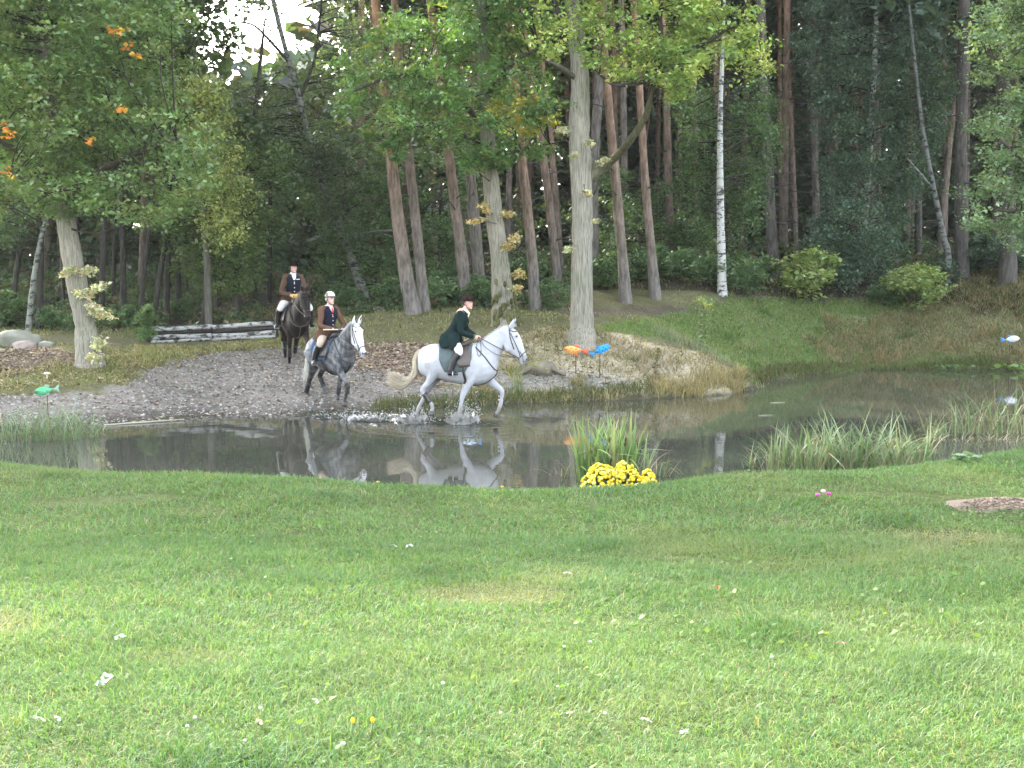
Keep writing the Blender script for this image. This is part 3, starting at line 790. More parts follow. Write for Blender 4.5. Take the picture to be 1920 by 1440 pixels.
for k in range(90):   # moss pads at the foot
    a = rng.uniform(-2.6, .2); hgt = abs(rng.normal(0, .38)); rr = .40 - .10 * min(hgt, 1)
    c0 = P(948, 608, d=33.5); px_ = c0 + np.array([math.cos(a) * rr - hgt * .13, math.sin(a) * rr, hgt])
    if rng.uniform() < .45 and a < -1.2: continue
    mb.ell(px_, (.05, .05, .09), 6, 4, np.array([.11, .11, .045]) * rng.uniform(.6, 1.3))
part('moss', mb.mesh('moss', M['earth'], True, np.array(oakM.location)), oakM, kind='stuff')

r = np.random.default_rng(31)
tp, tr_ = trunk_path([(1091, 648, 48), (1091, 590, 43), (1091, 500, 40), (1092, 410, 39), (1090, 330, 40), (1086, 240, 37), (1088, 150, 34), (1080, 70, 30), (1072, 0, 28), (1066, -60, 26)], 31.5, 5)
cr = np.vstack([px_clumps([(1010, -40), (1400, -40), (1415, 60), (1445, 120), (1430, 150), (1385, 120), (1290, 130), (1250, 165), (1180, 150), (1120, 165), (1060, 120), (1015, 70)], 86, 29.2, 33.0, .28, .48, r),
                px_clumps([(1225, 60), (1300, 60), (1290, 190), (1235, 190)], 12, 29.5, 31, .22, .36, r)])
top = ell_clumps((2.8, 32, 12.0), (4.4, 3.0, 2.6), 40, .7, 1.1, r)
ROAK_LIT = [(.185, .245, .062), (.15, .22, .058), (.24, .275, .08), (.11, .165, .05)]  # lime of sun shining through the leaves, put into their colour
MOSSY = [(.24, .22, .17), (.11, .10, .055), (.075, .072, .036), (.045, .04, .03), (.04, .035, .028)]
oakR = tree('oak_tree', 'tall smooth grey oak on the mound with mossy crooked bough and foliage coloured lime as if sunlit', 'tree', tp, tr_, cr, dict(per=84, size=.11, cols=ROAK_LIT, p=[.3, .3, .25, .15]),
     limbs=[lb([(1088, 345, 25), (1110, 328, 20, 31.52), (1145, 303, 16, 31.3), (1182, 262, 14, 30.7), (1212, 215, 12, 30.5), (1224, 165, 11, 30.4), (1240, 100, 10, 30.3), (1238, 20, 8, 30.3), (1250, -40, 7, 30.3)], 31.5, MOSSY, 'bark_dark'),
            lb([(1226, 150, 10, 30.4), (1270, 105, 8, 30.2), (1330, 78, 7, 30), (1375, 50, 5, 29.8), (1410, 70, 3, 29.7)], 30.4, (.07, .06, .05), 'bark_dark'),
            lb([(1226, 145, 9, 30.4), (1190, 158, 8, 30.3), (1150, 158, 6, 30.2), (1125, 140, 4, 30.2)], 30.4, (.07, .06, .05), 'bark_dark'),
            lb([(1084, 150, 12), (1050, 125, 8, 31), (1020, 112, 5, 30.8)], 31.5, (.16, .14, .11), 'bark_dark'),
            lb([(1080, 60, 18), (1045, 20, 14, 31.3), (1030, -40, 12, 31.2)], 31.5, (.09, .08, .065), 'bark_dark')],
     bcol=[OAKB, OAKB, OAKB, (.33, .30, .25), (.28, .25, .21), (.2, .18, .15)], seed=32, flare=1.25, extra=[(top, 50, .42, ROAK_LIT)])
sprouts(oakR, [(1110, 310, 1140, 300, .08), (1095, 345, 1105, 365, .07), (1075, 455, 1065, 470, .08), (1100, 265, 1108, 270, .07), (1065, 250, 1052, 245, .1), (1110, 410, 1118, 415, .06), (1084, 285, 1078, 290, .07)], 31.15, PALE, .08, 7)

# ---- pines
PLOW, PUP = (.21, .185, .175), (.40, .22, .14)
def needle_crown(c, rad, n, r): return ell_clumps(c, rad, n, .7, 1.2, r)
def pine(pix, d, label, red=1.0, seed=1, slim=1.0, group='tall pines at the edge of the wood', dead=4, ext=11, dark=1.0, spread=2.6):
    r = np.random.default_rng(seed + 400)
    tp, tr_ = trunk_path(pix, d, ext); tr_ = tr_ * slim
    low = np.array(PLOW) * dark; up = (np.array(PUP) * red + np.array(PLOW) * (1 - red)) * dark
    cols = [low, low, low * .5 + up * .5, up, up]
    topz = tp[-1]
    crown = needle_crown(topz + [0, 0, -2.2], (spread, spread, 2.8), 26, r)
    root = tree('pine_tree', label, 'tree', tp, tr_, crown, dict(per=42, size=.55, cols=[(.04, .07, .035), (.05, .08, .04)], elong=2.6, mat='needle'), bark='bark_pine', bcol=cols, seed=seed, segs=12, group=group, tn=30, twfrac=.6, tw=.05, flare=1.2)
    if dead:
        mb = MB()
        for k in range(dead):
            f = r.uniform(.15, .62); i = f * (len(tp) - 1); a = tp[int(i)] + (tp[min(int(i) + 1, len(tp) - 1)] - tp[int(i)]) * (i - int(i))
            an = r.uniform(0, 6.28); L = r.uniform(.5, 1.5); v = np.array([math.cos(an), math.sin(an), r.uniform(-.15, .3)])
            mb.tube(crom([a, a + v * L * .5 + [0, 0, .05], a + v * L], 5), np.linspace(.03, .008, 5), 5, (.11, .10, .095))
        part('dead_branches', mb.mesh('dead_branches', M['bark_dark'], True, np.array(root.location)), root, kind='stuff')
    return root
pine([(775, 586, 40), (762, 520, 37), (745, 400, 33), (733, 290, 29), (722, 200, 25), (712, 90, 23), (704, 0, 22)], 36, 'thickest pine behind the second rider with orange upper bark', seed=1, slim=.72)
pine([(797, 583, 28), (790, 520, 28), (778, 400, 26), (765, 280, 24), (754, 190, 22), (746, 90, 20), (740, 0, 19)], 36.6, 'grey pine leaning close beside the thickest pine', .5, seed=2, slim=0.72)
pine([(873, 565, 32), (868, 500, 29), (854, 390, 26), (841, 280, 23), (830, 190, 20), (818, 90, 18), (806, 0, 17)], 38, 'grey pine behind the riding woman in green', .9, seed=3, slim=0.75, dead=8)
pine([(902, 560, 30), (897, 500, 28), (890, 420, 27), (882, 320, 24), (874, 200, 22), (868, 90, 20), (864, 0, 19)], 39.5, 'pine half hidden behind the mossy footed oak', .2, seed=4, slim=0.78, dead=7)
pine([(1003, 580, 28), (999, 500, 25), (990, 400, 23), (980, 310, 21), (972, 220, 20), (962, 110, 18), (952, 0, 17)], 37.6, 'slender pine just right of the mossy footed oak', 1.0, seed=5, slim=0.8)
pine([(1048, 560, 22), (1042, 490, 20), (1028, 370, 19), (1014, 260, 18), (998, 160, 17), (985, 80, 16), (972, 0, 15)], 40.5, 'reddish pine leaning left behind the smooth grey oak', 1.0, seed=6, slim=0.8)
pine([(1054, 552, 14), (1048, 450, 13), (1036, 300, 12), (1026, 200, 11), (1012, 80, 10), (1005, 0, 9)], 44, 'thin reddish pine close left of the smooth grey oak', 1.0, seed=7, dead=6)
pine([(1112, 552, 22), (1112, 450, 20), (1114, 300, 18), (1122, 180, 17), (1128, 60, 16), (1132, 0, 15)], 43, 'dull grey pine half hidden by the smooth grey oak', .1, seed=8)
pine([(1173, 566, 23), (1168, 490, 20), (1158, 380, 18), (1148, 270, 16), (1139, 170, 15), (1130, 60, 14), (1125, 0, 13)], 38.5, 'straight pine right of the smooth grey oak with a pale scar', .9, seed=9)
pine([(1229, 560, 21), (1222, 480, 18), (1212, 370, 16), (1204, 250, 14), (1197, 130, 13), (1188, 0, 12)], 39.2, 'pine between the crooked bough and the white birch', .8, seed=10)
pine([(1258, 545, 15), (1257, 440, 14), (1253, 300, 13), (1250, 180, 12), (1244, 60, 11), (1240, 0, 10)], 44, 'slim pine behind the tip of the crooked bough', .9, seed=13)
pine([(1178, 545, 13), (1172, 400, 12), (1170, 250, 12), (1168, 120, 11), (1165, 0, 10)], 46, 'thin grey pine glimpsed under the crooked bough', .2, seed=14)
pine([(1308, 540, 11), (1307, 440, 10), (1305, 300, 9), (1302, 150, 9), (1298, 0, 8)], 44.5, 'thin brown pine left of the white birch', .6, seed=15)
pine([(1452, 530, 24), (1446, 430, 22), (1440, 320, 20), (1436, 220, 19), (1430, 100, 18), (1426, 0, 17)], 46, 'dark broad pine right of the white birch', .1, seed=16, dark=.75, dead=10)
pine([(1494, 520, 10), (1490, 380, 9), (1484, 240, 8), (1478, 120, 8), (1472, 0, 7)], 50, 'thin reddish pine in the gap left of the weeping birch', 1.0, seed=17, dead=12)
pine([(1466, 520, 9), (1464, 380, 8), (1462, 240, 8), (1462, 120, 7), (1462, 0, 7)], 53, 'thinnest reddish pine right behind the dark broad pine', 1.0, seed=18, dead=12)
pine([(1532, 515, 15), (1530, 380, 14), (1527, 250, 13), (1525, 120, 12), (1522, 0, 11)], 50, 'grey pine at the left fringe of the weeping birch', .2, seed=19)
pine([(1803, 500, 26), (1802, 380, 24), (1802, 260, 22), (1805, 130, 21), (1808, 0, 20)], 43.5, 'big dark pine left of the oak at the right edge', .05, seed=20, dark=.55, dead=9)
pine([(1722, 490, 14), (1722, 400, 13), (1724, 250, 12), (1722, 100, 11), (1720, 0, 10)], 47, 'dark thin trunk behind the leaning birch on the right', .05, seed=21, dark=.5)
pine([(950, 560, 12), (952, 450, 11), (955, 320, 10), (956, 200, 10), (956, 0, 9)], 46, 'dim thin pine between the two central oaks', .3, seed=22)
pine([(845, 560, 11), (846, 450, 11), (848, 320, 10), (850, 200, 10), (852, 0, 9)], 47, 'dim thin pine with dead side twigs behind the central oak crown', .2, seed=23, dead=14)
pine([(1890, 500, 30), (1888, 420, 28), (1884, 300, 26), (1880, 100, 24), (1878, 0, 22)], 42, 'shadowy pine trunk behind the oak at the right edge', .05, seed=24, dark=.5)

# pines deeper in the wood: one build, copied
rb = np.random.default_rng(77)
protos = []
for k in range(3):
    r = np.random.default_rng(80 + k)
    H = 21
    pts = np.array([[0, 0, -.3], [0, 0, 0], [.05, .02, 5], [.15 * (k - 1), .1, 10], [.1, 0, 15], [0, 0, H]]); rad = np.array([.19, .17, .14, .12, .09, .03])
    root = thing('pine_tree', 'slim pine trunk standing deep in the shaded wood', 'tree', (0, 60, 2), group='pines deep in the wood')
    mb = MB(); limb(mb, pts, rad, 16, 8, [(.16, .13, .12), (.18, .14, .12), (.3, .18, .12), (.3, .18, .12)], r); part('trunk', mb.mesh('trunk', M['bark_pine']), root)
    mb = MB()
    for q in range(26):
        z = r.uniform(1.5, 14); an = r.uniform(0, 6.28); L = r.uniform(.5, 1.7); v = np.array([math.cos(an), math.sin(an), r.uniform(-.25, .15)])
        mb.tube([[0, 0, z], v * L * .6 + [0, 0, z + .03], v * L + [0, 0, z]], [.022, .014, .005], 4, (.10, .09, .085))
    part('dead_branches', mb.mesh('dead_branches', M['bark_dark']), root, kind='stuff')
    part('crown', crown_mesh('crown', needle_crown((0, 0, H - 4), (2.4, 2.4, 4.2), 34, r), 40, .6, [(.035, .06, .03), (.045, .07, .035)], r, elong=2.4, mat='needle'), root)
    protos.append(root)
spots = []
while len(spots) < 64:
    y = rb.uniform(47, 66); x = rb.uniform(-.46, .46) * y
    pxx = 960 + F * x / y
    if pxx < 600 and rb.uniform() < .45: continue
    if 290 < pxx < 680: continue
    if all((x - a) ** 2 + (y - b_) ** 2 > 1.4 for a, b_ in spots): spots.append((x, y))
for k, (x, y) in enumerate(spots):
    loc = (x, y, gz(x, y)); rz = rb.uniform(0, 6.28); s = rb.uniform(.8, 1.15); tilt = (rb.normal(0, .02), rb.normal(-.02, .025))
    if k < 3:
        protos[k].location = loc; protos[k].rotation_euler = (tilt[0], tilt[1], rz); protos[k].scale = (s,) * 3
    else:
        copy_tree(protos[k % 3], loc, rz, s, tilt=tilt)

# ---- dark slim trunks of the deciduous wood on the left
TRUNK_AT = ['tight right of the left oak trunk', 'a hand right of the left oak trunk, upright', 'leaning right above the small young conifer', 'leaning far right above the left end of the log jumps', 'upright above the left log jump', 'upright over the middle of the left log jump', 'above the joint of the two log jumps', 'thin, leaning left behind the left log jump', 'above the right log jump', 'thin, between the right log jump and the bay horse', 'leaning right at the far left edge', 'right behind the pale leaning birch at the left', 'thin, between the pale leaning birch and the left oak', 'thin, deep behind the gap right of the left oak', 'thin, deep behind the joint of the log jumps', 'deep behind the rider of the bay horse', 'thin, hidden deep behind the left oak']
rl = np.random.default_rng(91)
for k, (px, py, w, lean, d) in enumerate([(190, 600, 12, 8, 39), (232, 600, 12, -4, 40), (262, 602, 9, 26, 39), (288, 604, 10, 40, 40), (312, 606, 12, 6, 41), (335, 600, 13, -4, 42), (385, 608, 14, 12, 40.5), (352, 600, 8, -10, 46),
                                          (445, 612, 12, 8, 43), (480, 605, 9, -6, 46), (20, 605, 12, 34, 39), (75, 615, 14, 2, 38), (118, 600, 9, 0, 44), (212, 600, 8, 4, 47), (410, 600, 9, 4, 48), (505, 600, 10, 2, 49), (150, 596, 8, -6, 49)]):
    tp, tr_ = trunk_path([(px, py, w), (px + lean * .3, py - 90, w * .9), (px + lean * .8, py - 200, w * .8), (px + lean * 1.3, py - 330, w * .65)], d, 5 if px + lean < 300 else .6)
    r = np.random.default_rng(100 + k)
    crn = ell_clumps(tp[-1] + [0, 0, -1.0], (2.2, 2.0, 2.4), 22, .6, 1.0, r) if px + lean < 300 else ell_clumps(tp[-1] + [0, 0, -.2], (1.3, 1.3, .9), 10, .4, .6, r)
    tree('forest_tree', 'dark slender trunk ' + TRUNK_AT[k], 'tree', tp, tr_, crn, dict(per=110, size=.2, cols=[(.05, .08, .03), (.06, .09, .035)]), bark='bark_dark', bcol=(.06, .055, .048), seed=110 + k, segs=8, group='slender trunks in the left hand wood', tw=.03, tn=14)

# ---- birches
BW = (.50, .49, .46)
def pxspan(poly, n, d0, d1, r0, r1, seed): return px_clumps(poly, n, d0, d1, r0, r1, np.random.default_rng(seed))
tp, tr_ = trunk_path([(1354, 552, 18), (1353, 480, 16), (1351, 400, 14), (1350, 300, 12), (1351, 200, 9), (1355, 90, 7), (1358, 0, 5)], 40, 3)
tree('birch_tree', 'straight white birch trunk standing alone at the forest edge', 'tree', tp, tr_,
     np.vstack([pxspan([(1260, 190), (1330, 150), (1440, 150), (1465, 220), (1440, 300), (1425, 420), (1380, 420), (1300, 300)], 64, 40.6, 43, .32, .55, 41), pxspan([(1270, 250), (1330, 250), (1330, 480), (1290, 450)], 26, 41, 43, .3, .5, 42), pxspan([(1370, 300), (1430, 300), (1410, 520), (1370, 500)], 18, 41, 43, .3, .45, 43)]),
     dict(per=84, size=.10, cols=[(.07, .12, .045), (.055, .095, .038), (.085, .13, .05)], hang=.8, elong=1.4), bark='birch', bcol=BW, seed=44, flare=1.15, twcol=(.05, .045, .04), twfrac=.5)
tp, tr_ = trunk_path([(692, 588, 18), (680, 545, 18), (665, 500, 17), (650, 460, 15), (625, 400, 13), (602, 340, 12), (580, 265, 11), (558, 170, 10), (532, 80, 9), (512, 0, 9)], 41, 4)
tree('birch_tree', 'leaning white birch whose crown fills the sky gap at upper left', 'tree', tp, tr_,
     np.vstack([pxspan([(470, 20), (560, -20), (660, -20), (680, 120), (640, 200), (540, 160), (430, 130)], 20, 40, 43.5, .25, .5, 45), pxspan([(430, 150), (520, 170), (620, 200), (640, 300), (520, 330), (430, 270)], 62, 40, 43, .35, .55, 46), pxspan([(600, -20), (690, -20), (690, 160), (640, 240)], 24, 41, 44, .35, .6, 146), pxspan([(560, 250), (640, 260), (690, 480), (640, 480), (590, 380)], 56, 39.6, 40.6, .25, .42, 147)]),
     dict(per=44, size=.10, cols=[(.055, .08, .04), (.045, .07, .035), (.07, .09, .045)], hang=.6, elong=1.4), bark='birch', bcol=(.2, .2, .185), seed=47, flare=1.1,
     limbs=[lb([(545, 120, 7), (500, 70, 5, 40.8), (470, 45, 4, 40.6), (420, 40, 2.5, 40.4)], 41, (.06, .055, .05), 'bark_dark'), lb([(560, 190, 7), (590, 110, 5, 41.2), (600, 30, 4, 41.4), (605, -30, 3, 41.5)], 41, (.06, .055, .05), 'bark_dark')], twcol=(.05, .045, .04), twfrac=.7)
tp, tr_ = trunk_path([(53, 618, 11), (60, 550, 10), (70, 480, 9), (86, 410, 8), (104, 330, 7), (125, 240, 6)], 37, 4)
tree('birch_tree', 'thin pale leaning birch trunk left of the big oak above the boulders', 'tree', tp, tr_, pxspan([(-60, 380), (60, 400), (110, 330), (90, 420), (60, 450), (-60, 480)], 20, 36.5, 39, .35, .6, 48),
     dict(per=60, size=.11, cols=[(.06, .10, .04), (.05, .085, .035)]), bark='birch', bcol=(.19, .2, .165), seed=49, flare=1.1)
tp, tr_ = trunk_path([(1778, 482, 12), (1768, 440, 11), (1757, 385, 10), (1744, 320, 9), (1733, 260, 8), (1724, 195, 7), (1716, 120, 6)], 43, 4)
tree('birch_tree', 'thin pale birch leaning left on the right hand slope', 'tree', tp, tr_, pxspan([(1690, 120), (1790, 120), (1790, 260), (1710, 260)], 26, 43, 45, .35, .55, 50),
     dict(per=60, size=.10, cols=[(.05, .085, .05), (.06, .095, .05)], hang=.6), bark='birch', bcol=(.15, .15, .135), seed=51, flare=1.1, limbs=[lb([(1746, 350, 5), (1725, 325, 4, 42.8), (1700, 296, 2.5, 42.6)], 43, (.2, .2, .18), 'birch')])
tp, tr_ = trunk_path([(1608, 515, 12), (1620, 430, 12), (1628, 330, 11), (1634, 230, 10), (1640, 120, 9), (1645, 0, 8)], 45, 5)
BLU = [(.062, .10, .068), (.052, .085, .06), (.075, .115, .075), (.055, .09, .05)]
tree('birch_tree', 'large weeping birch with blue green hanging foliage on the right', 'tree', tp, tr_,
     np.vstack([pxspan([(1500, -30), (1790, -30), (1790, 80), (1770, 200), (1740, 330), (1700, 400), (1660, 500), (1560, 510), (1525, 430), (1550, 300), (1530, 200), (1495, 100)], 210, 43.2, 46.5, .38, .62, 52), pxspan([(1540, 300), (1680, 280), (1690, 420), (1640, 520), (1540, 520), (1520, 440)], 50, 42.6, 44.5, .35, .55, 53)]),
     dict(per=84, size=.115, cols=BLU, hang=.7, elong=1.5), bark='birch', bcol=(.45, .45, .40), seed=54, flare=1.1, twcol=(.05, .045, .04), twfrac=.35, extra=[(ell_clumps((14.5, 46, 14), (4.5, 3, 4.5), 70, .9, 1.3, np.random.default_rng(55)), 46, .42, BLU)])
# autumn sprays
# ---- birch coloured as if sunlit, beech, hornbeam on the left
tp, tr_ = trunk_path([(392, 610, 14), (388, 480, 13), (380, 330, 11), (372, 200, 9), (365, 100, 7)], 38.5, 2)
tree('birch_tree', 'birch with a sunlit glow coloured into its yellow green leaves in the gap right of the left oak', 'tree', tp, tr_,
     np.vstack([pxspan([(320, 90), (362, 90), (410, 180), (460, 300), (480, 380), (450, 440), (400, 450), (370, 330), (350, 200)], 74, 36.5, 38.5, .3, .5, 56)]),
     dict(per=76, size=.105, cols=[(.22, .25, .085), (.17, .21, .07), (.25, .27, .11), (.10, .14, .05)], hang=.4), bark='bark_dark', bcol=(.14, .13, .11), seed=57, flare=1.1)  # leaf colours brightened to stand in for sunlight on this crown
tp, tr_ = trunk_path([(440, 612, 16), (446, 520, 15), (455, 420, 14), (470, 300, 12), (480, 200, 9)], 41, 3)
BE = [(.06, .10, .035), (.05, .085, .03), (.075, .115, .04), (.09, .125, .045)]
tree('beech_tree', 'dense dark green tree behind the third rider with low spreading boughs', 'tree', tp, tr_,
     np.vstack([pxspan([(410, 290), (480, 260), (560, 300), (570, 400), (530, 450), (490, 500), (440, 540), (400, 500), (385, 400)], 92, 38.5, 41.5, .35, .6, 58), pxspan([(300, 400), (400, 400), (470, 500), (420, 560), (330, 500)], 26, 39, 42, .35, .55, 59)]),
     dict(per=72, size=.12, cols=BE), bark='bark_dark', bcol=(.09, .08, .07), seed=60)
for k, (poly, n, d0, d1, tpx, lab) in enumerate([
    ([(560, 240), (640, 230), (700, 250), (735, 330), (745, 440), (690, 470), (600, 440), (560, 350)], 92, 42, 45, [(640, 590, 12), (645, 450, 10), (650, 300, 8)], 'green hornbeam behind the leaning white birch'),
    ([(600, 420), (740, 430), (755, 570), (640, 580), (590, 520)], 56, 40.5, 43.5, [(715, 590, 9), (705, 500, 7), (700, 430, 5)], 'low green hazel left of the thickest pine'),
    ([(770, 290), (880, 300), (870, 540), (800, 560), (780, 430)], 56, 42, 45, [(825, 570, 9), (825, 450, 7), (828, 330, 5)], 'dim hazel between the leaning pines'),
    ([(1100, 320), (1290, 330), (1300, 480), (1260, 545), (1120, 545), (1110, 420)], 96, 42, 46, [(1200, 560, 9), (1200, 450, 7), (1205, 350, 5)], 'leafy hazel thicket left of the white birch')]):
    tp, tr_ = trunk_path(tpx, (d0 + d1) / 2)
    tree('hazel_tree', lab, 'tree', tp, tr_, pxspan(poly, n, d0, d1, .35, .58, 62 + k), dict(per=66, size=.12, cols=[(.058, .10, .038), (.048, .085, .034), (.07, .115, .045)]), bark='bark_dark', bcol=(.10, .085, .07), seed=66 + k, segs=8)
# ---- oak at the right edge
tp, tr_ = trunk_path([(1990, 540, 34), (1985, 420, 32), (1980, 280, 30), (1975, 100, 27), (1970, 0, 25)], 35.5, 5)
RO = [(.115, .17, .085), (.095, .145, .072), (.135, .19, .095)]
tree('oak_tree', 'grey green oak boughs reaching in from the right edge', 'tree', tp, tr_,
     np.vstack([pxspan([(1810, 60), (1860, 20), (1990, -40), (2060, 100), (2060, 450), (1930, 480), (1860, 460), (1805, 370), (1840, 330), (1815, 230), (1850, 200), (1805, 180), (1830, 120)], 150, 33.8, 37, .34, .52, 71)]),
     dict(per=92, size=.11, cols=RO), seed=72, limbs=[lb([(1982, 360, 14), (1920, 300, 10, 35.2), (1860, 250, 6, 35)], 35.5, DB, 'bark_dark'), lb([(1985, 420, 12), (1920, 400, 9, 35.2), (1850, 390, 5, 35)], 35.5, DB, 'bark_dark'), lb([(1978, 200, 12), (1900, 130, 9, 35.2), (1850, 100, 5, 35)], 35.5, DB, 'bark_dark')],
     extra=[(ell_clumps((16, 36, 12.5), (4, 3, 3.4), 46, .8, 1.2, np.random.default_rng(73)), 46, .42, RO)])

# ---- shrubs: a few builds, copied
def shrub_proto(seed, cols, size, label, group, wide=1.0):
    r = np.random.default_rng(seed)
    root = thing('shrub', label, 'shrub', (0, 50, 2), group=group)
    cl = ell_clumps((0, 0, .62), (.62 * wide, .55, .48), 20, .2, .34, r)
    part('foliage', crown_mesh('foliage', cl, 66, size, cols, r), root)
    mb = MB()
    for k in range(9):
        a = r.uniform(0, 6.28); e = np.array([math.cos(a) * .5, math.sin(a) * .45, r.uniform(.5, 1)])
        mb.tube(crom([[0, 0, -.1], e * [.35, .35, .5], e], 5), np.linspace(.018, .005, 5), 4, (.10, .085, .065))
    part('stems', mb.mesh('stems', M['bark_dark']), root)
    return root
SG = [(.068, .115, .048), (.055, .095, .042), (.085, .13, .055)]
SL = [(.17, .22, .07), (.13, .18, .06), (.2, .24, .09)]
SB = [(.06, .095, .06), (.05, .08, .05), (.075, .11, .065)]
rs = np.random.default_rng(95)
kinds = {'g': shrub_proto(201, SG, .10, '', 'shrubs along the forest edge'), 'l': shrub_proto(202, SL, .10, '', 'shrubs along the forest edge'), 'b': shrub_proto(203, SB, .11, '', 'shrubs along the forest edge', 1.2), 'h': shrub_proto(204, SG, .08, '', 'shrubs along the forest edge', .8)}
first = {}
for (k, px, py, hpx, d, lab) in [
    ('l', 1520, 522, 95, 42.5, 'bright yellow green shrub at the grassy clearing left of the weeping birch'),
    ('l', 1716, 505, 85, 42.0, 'light green shrub in front of the leaning birch on the right'),
    ('g', 1660, 515, 50, 42.5, 'small green shrub left of the light green shrub on the right slope'),
    ('g', 1320, 552, 70, 40.6, 'dark leafy shrub left of the white birch foot'),
    ('g', 1385, 552, 72, 40.6, 'dark leafy shrub right of the white birch foot'),
    ('g', 1415, 545, 60, 43.5, 'dim shrub at the mouth of the dark clearing'),
    ('h', 1040, 580, 52, 37.8, 'glossy low shrub between the slender pine and the smooth grey oak'),
    ('g', 1138, 556, 70, 40, 'shrub right behind the smooth grey oak'),
    ('g', 1200, 552, 60, 41, 'shrub between the two pines right of the smooth grey oak'),
    ('g', 1262, 552, 70, 41, 'shrub behind the slim pine near the crooked bough'),
    ('g', 815, 588, 56, 37.6, 'leafy shrub right of the thickest pine foot'),
    ('g', 848, 580, 66, 38.5, 'leafy shrub left of the riding woman in green'),
    ('g', 905, 580, 60, 38, 'shrub behind the riding woman in green'),
    ('g', 730, 588, 60, 39, 'shrub left of the thickest pine foot'),
    ('g', 655, 596, 60, 40, 'shrub behind the helmet of the second rider'),
    ('g', 985, 560, 70, 41, 'shrub filling the gap between the central oaks'),
    ('b', 1570, 520, 70, 46, 'blue green bush under the weeping birch'),
    ('b', 1830, 515, 70, 44, 'dim bush under the oak at the right edge'),
    ('b', 1895, 512, 70, 43, 'bush at the far right edge above the bracken'),
    ('b', 1775, 515, 50, 43.2, 'low bush at the foot of the leaning birch on the right'),
    ('g', 100, 615, 44, 37.6, 'low bush behind the boulders'),
    ('g', 150, 622, 40, 36.5, 'low bush behind the left oak trunk'),
    ('g', 222, 612, 46, 38.5, 'low bush right of the left oak trunk'),
    ('g', 330, 606, 44, 42, 'dim low bush behind the log jumps'),
    ('g', 10, 600, 70, 38.5, 'bush at the far left edge')]:
    p = P(px, py, d=d); p[2] = gz(p[0], p[1]); s = hpx * d / F / 1.12
    if k not in first:
        o = kinds[k]; first[k] = 1; o.location = p; o.rotation_euler = (0, 0, rs.uniform(0, 6.28)); o.scale = (s * 1.15, s * 1.15, s); o['label'] = lab
    else:
        o = copy_tree(kinds[k], p, rs.uniform(0, 6.28), s, lab); o.scale = (s * 1.15, s * 1.15, s)
# young fir beside the jump
r = np.random.default_rng(301); p = P(277, 640, d=34.3); p[2] = gz(p[0], p[1])
root = thing('young_conifer', 'small young conifer at the left end of the log jumps', 'tree', p)
mb = MB(); mb.tube([[0, 0, -.1], [0, 0, .5], [0, 0, 1.0]], [.025, .018, .006], 6, (.12, .09, .07)); part('trunk', mb.mesh('trunk', M['bark_dark']), root)
cl = np.array([[r.normal(0, .02 + .22 * (1 - f)), r.normal(0, .02 + .22 * (1 - f)), .12 + .85 * f, .10 + .08 * (1 - f)] for f in r.uniform(0, 1, 42)])
part('foliage', crown_mesh('foliage', cl, 40, .09, [(.09, .14, .055), (.07, .115, .045)], r, elong=3.0), root)

# ---- undergrowth and the far wood that closes the view
r = np.random.default_rng(401)
n = 1500; y = r.uniform(37, 60, n); x = r.uniform(-.47, .47, n) * y; pxx = 960 + F * x / y
k = ~((pxx > 1385) & (pxx < 1500) & (y < 47)) & ~((pxx > 480) & (pxx < 640) & (y < 42)) & ~((pxx > 1050) & (y < 40.5)) & ~inside(ZP['track'], x, y) & ~inside(ZP['green'], x, y) & ~inside(ZP['drybank'], x, y) & ((vnoise(x, y, .8, 40) > -.2) | (y > 46))
x, y = x[k], y[k]
cl = np.c_[x, y, hz(x, y) + r.uniform(.05, .5, len(x)) * np.clip((y - 36) / 5, .4, 2.2), r.uniform(.22, .45, len(x))]
stuff('undergrowth', crown_mesh('undergrowth', cl, 42, .13, [(.05, .085, .035), (.042, .07, .03), (.06, .095, .04), (.09, .07, .045)], r), 'low leafy undergrowth between the forest trunks', 'undergrowth')
def wood(n, y0, y1, z0, z1, seed, xr=.55, keep=None, per=26, size=.42, cols=((.035, .06, .028), (.045, .07, .03), (.05, .05, .035)), rr=(.7, 1.3)):
    r = np.random.default_rng(seed); y = r.uniform(y0, y1, n); x = r.uniform(-xr, xr, n) * y; z = r.uniform(z0, z1, n)
    if keep is not None:
        k = keep(960 + F * x / y, 504 - F * (z - 3) / y, y, r.uniform(0, 1, n)); x, y, z = x[k], y[k], z[k]
    return crown_mesh('wood', np.c_[x, y, z, r.uniform(*rr, len(x))], per, size, cols, r)
def gap(px, py, y, u):
    sky1 = (px > 345) & (px < 640) & (py < 165 + (px - 345) * -.15)
    sky2 = (px > 660) & (px < 820) & (py < 40)
    return ~sky1 & ~sky2
stuff('far_wood', wood(2600, 66, 90, 1.0, 24, 402, keep=gap, size=1.25, per=18, rr=(1.6, 2.4)), 'dark mass of forest closing the view behind the trunks', 'forest')
def lowgap(px, py, y, u):
    lane = (px > 540) & (px < 640) & (py > 470)
    return gap(px, py, y, u) & (u < np.where(px > 1000, .55, 1.0))
mw = wood(1500, 50, 64, 1.6, 14, 403, keep=lowgap, per=30, size=.26, rr=(.5, .95))
stuff('mid_wood', mw, 'dim green understorey deep between the trunks', 'forest')
fill = np.array([[*P(x, y, d=57.0), 1.2] for x, y in [(253, 423), (585, 484), (557, 489), (545, 495), (540, 480), (570, 500), (562, 470), (610, 488), (300, 440), (200, 430), (520, 430), (650, 450), (1010, 60), (700, 330)]])
stuff('leaf_screen', crown_mesh('leaf_screen', fill, 70, .5, [(.035, .06, .028), (.045, .07, .03)], np.random.default_rng(409)), 'leafy boughs deep behind the riders', 'forest')
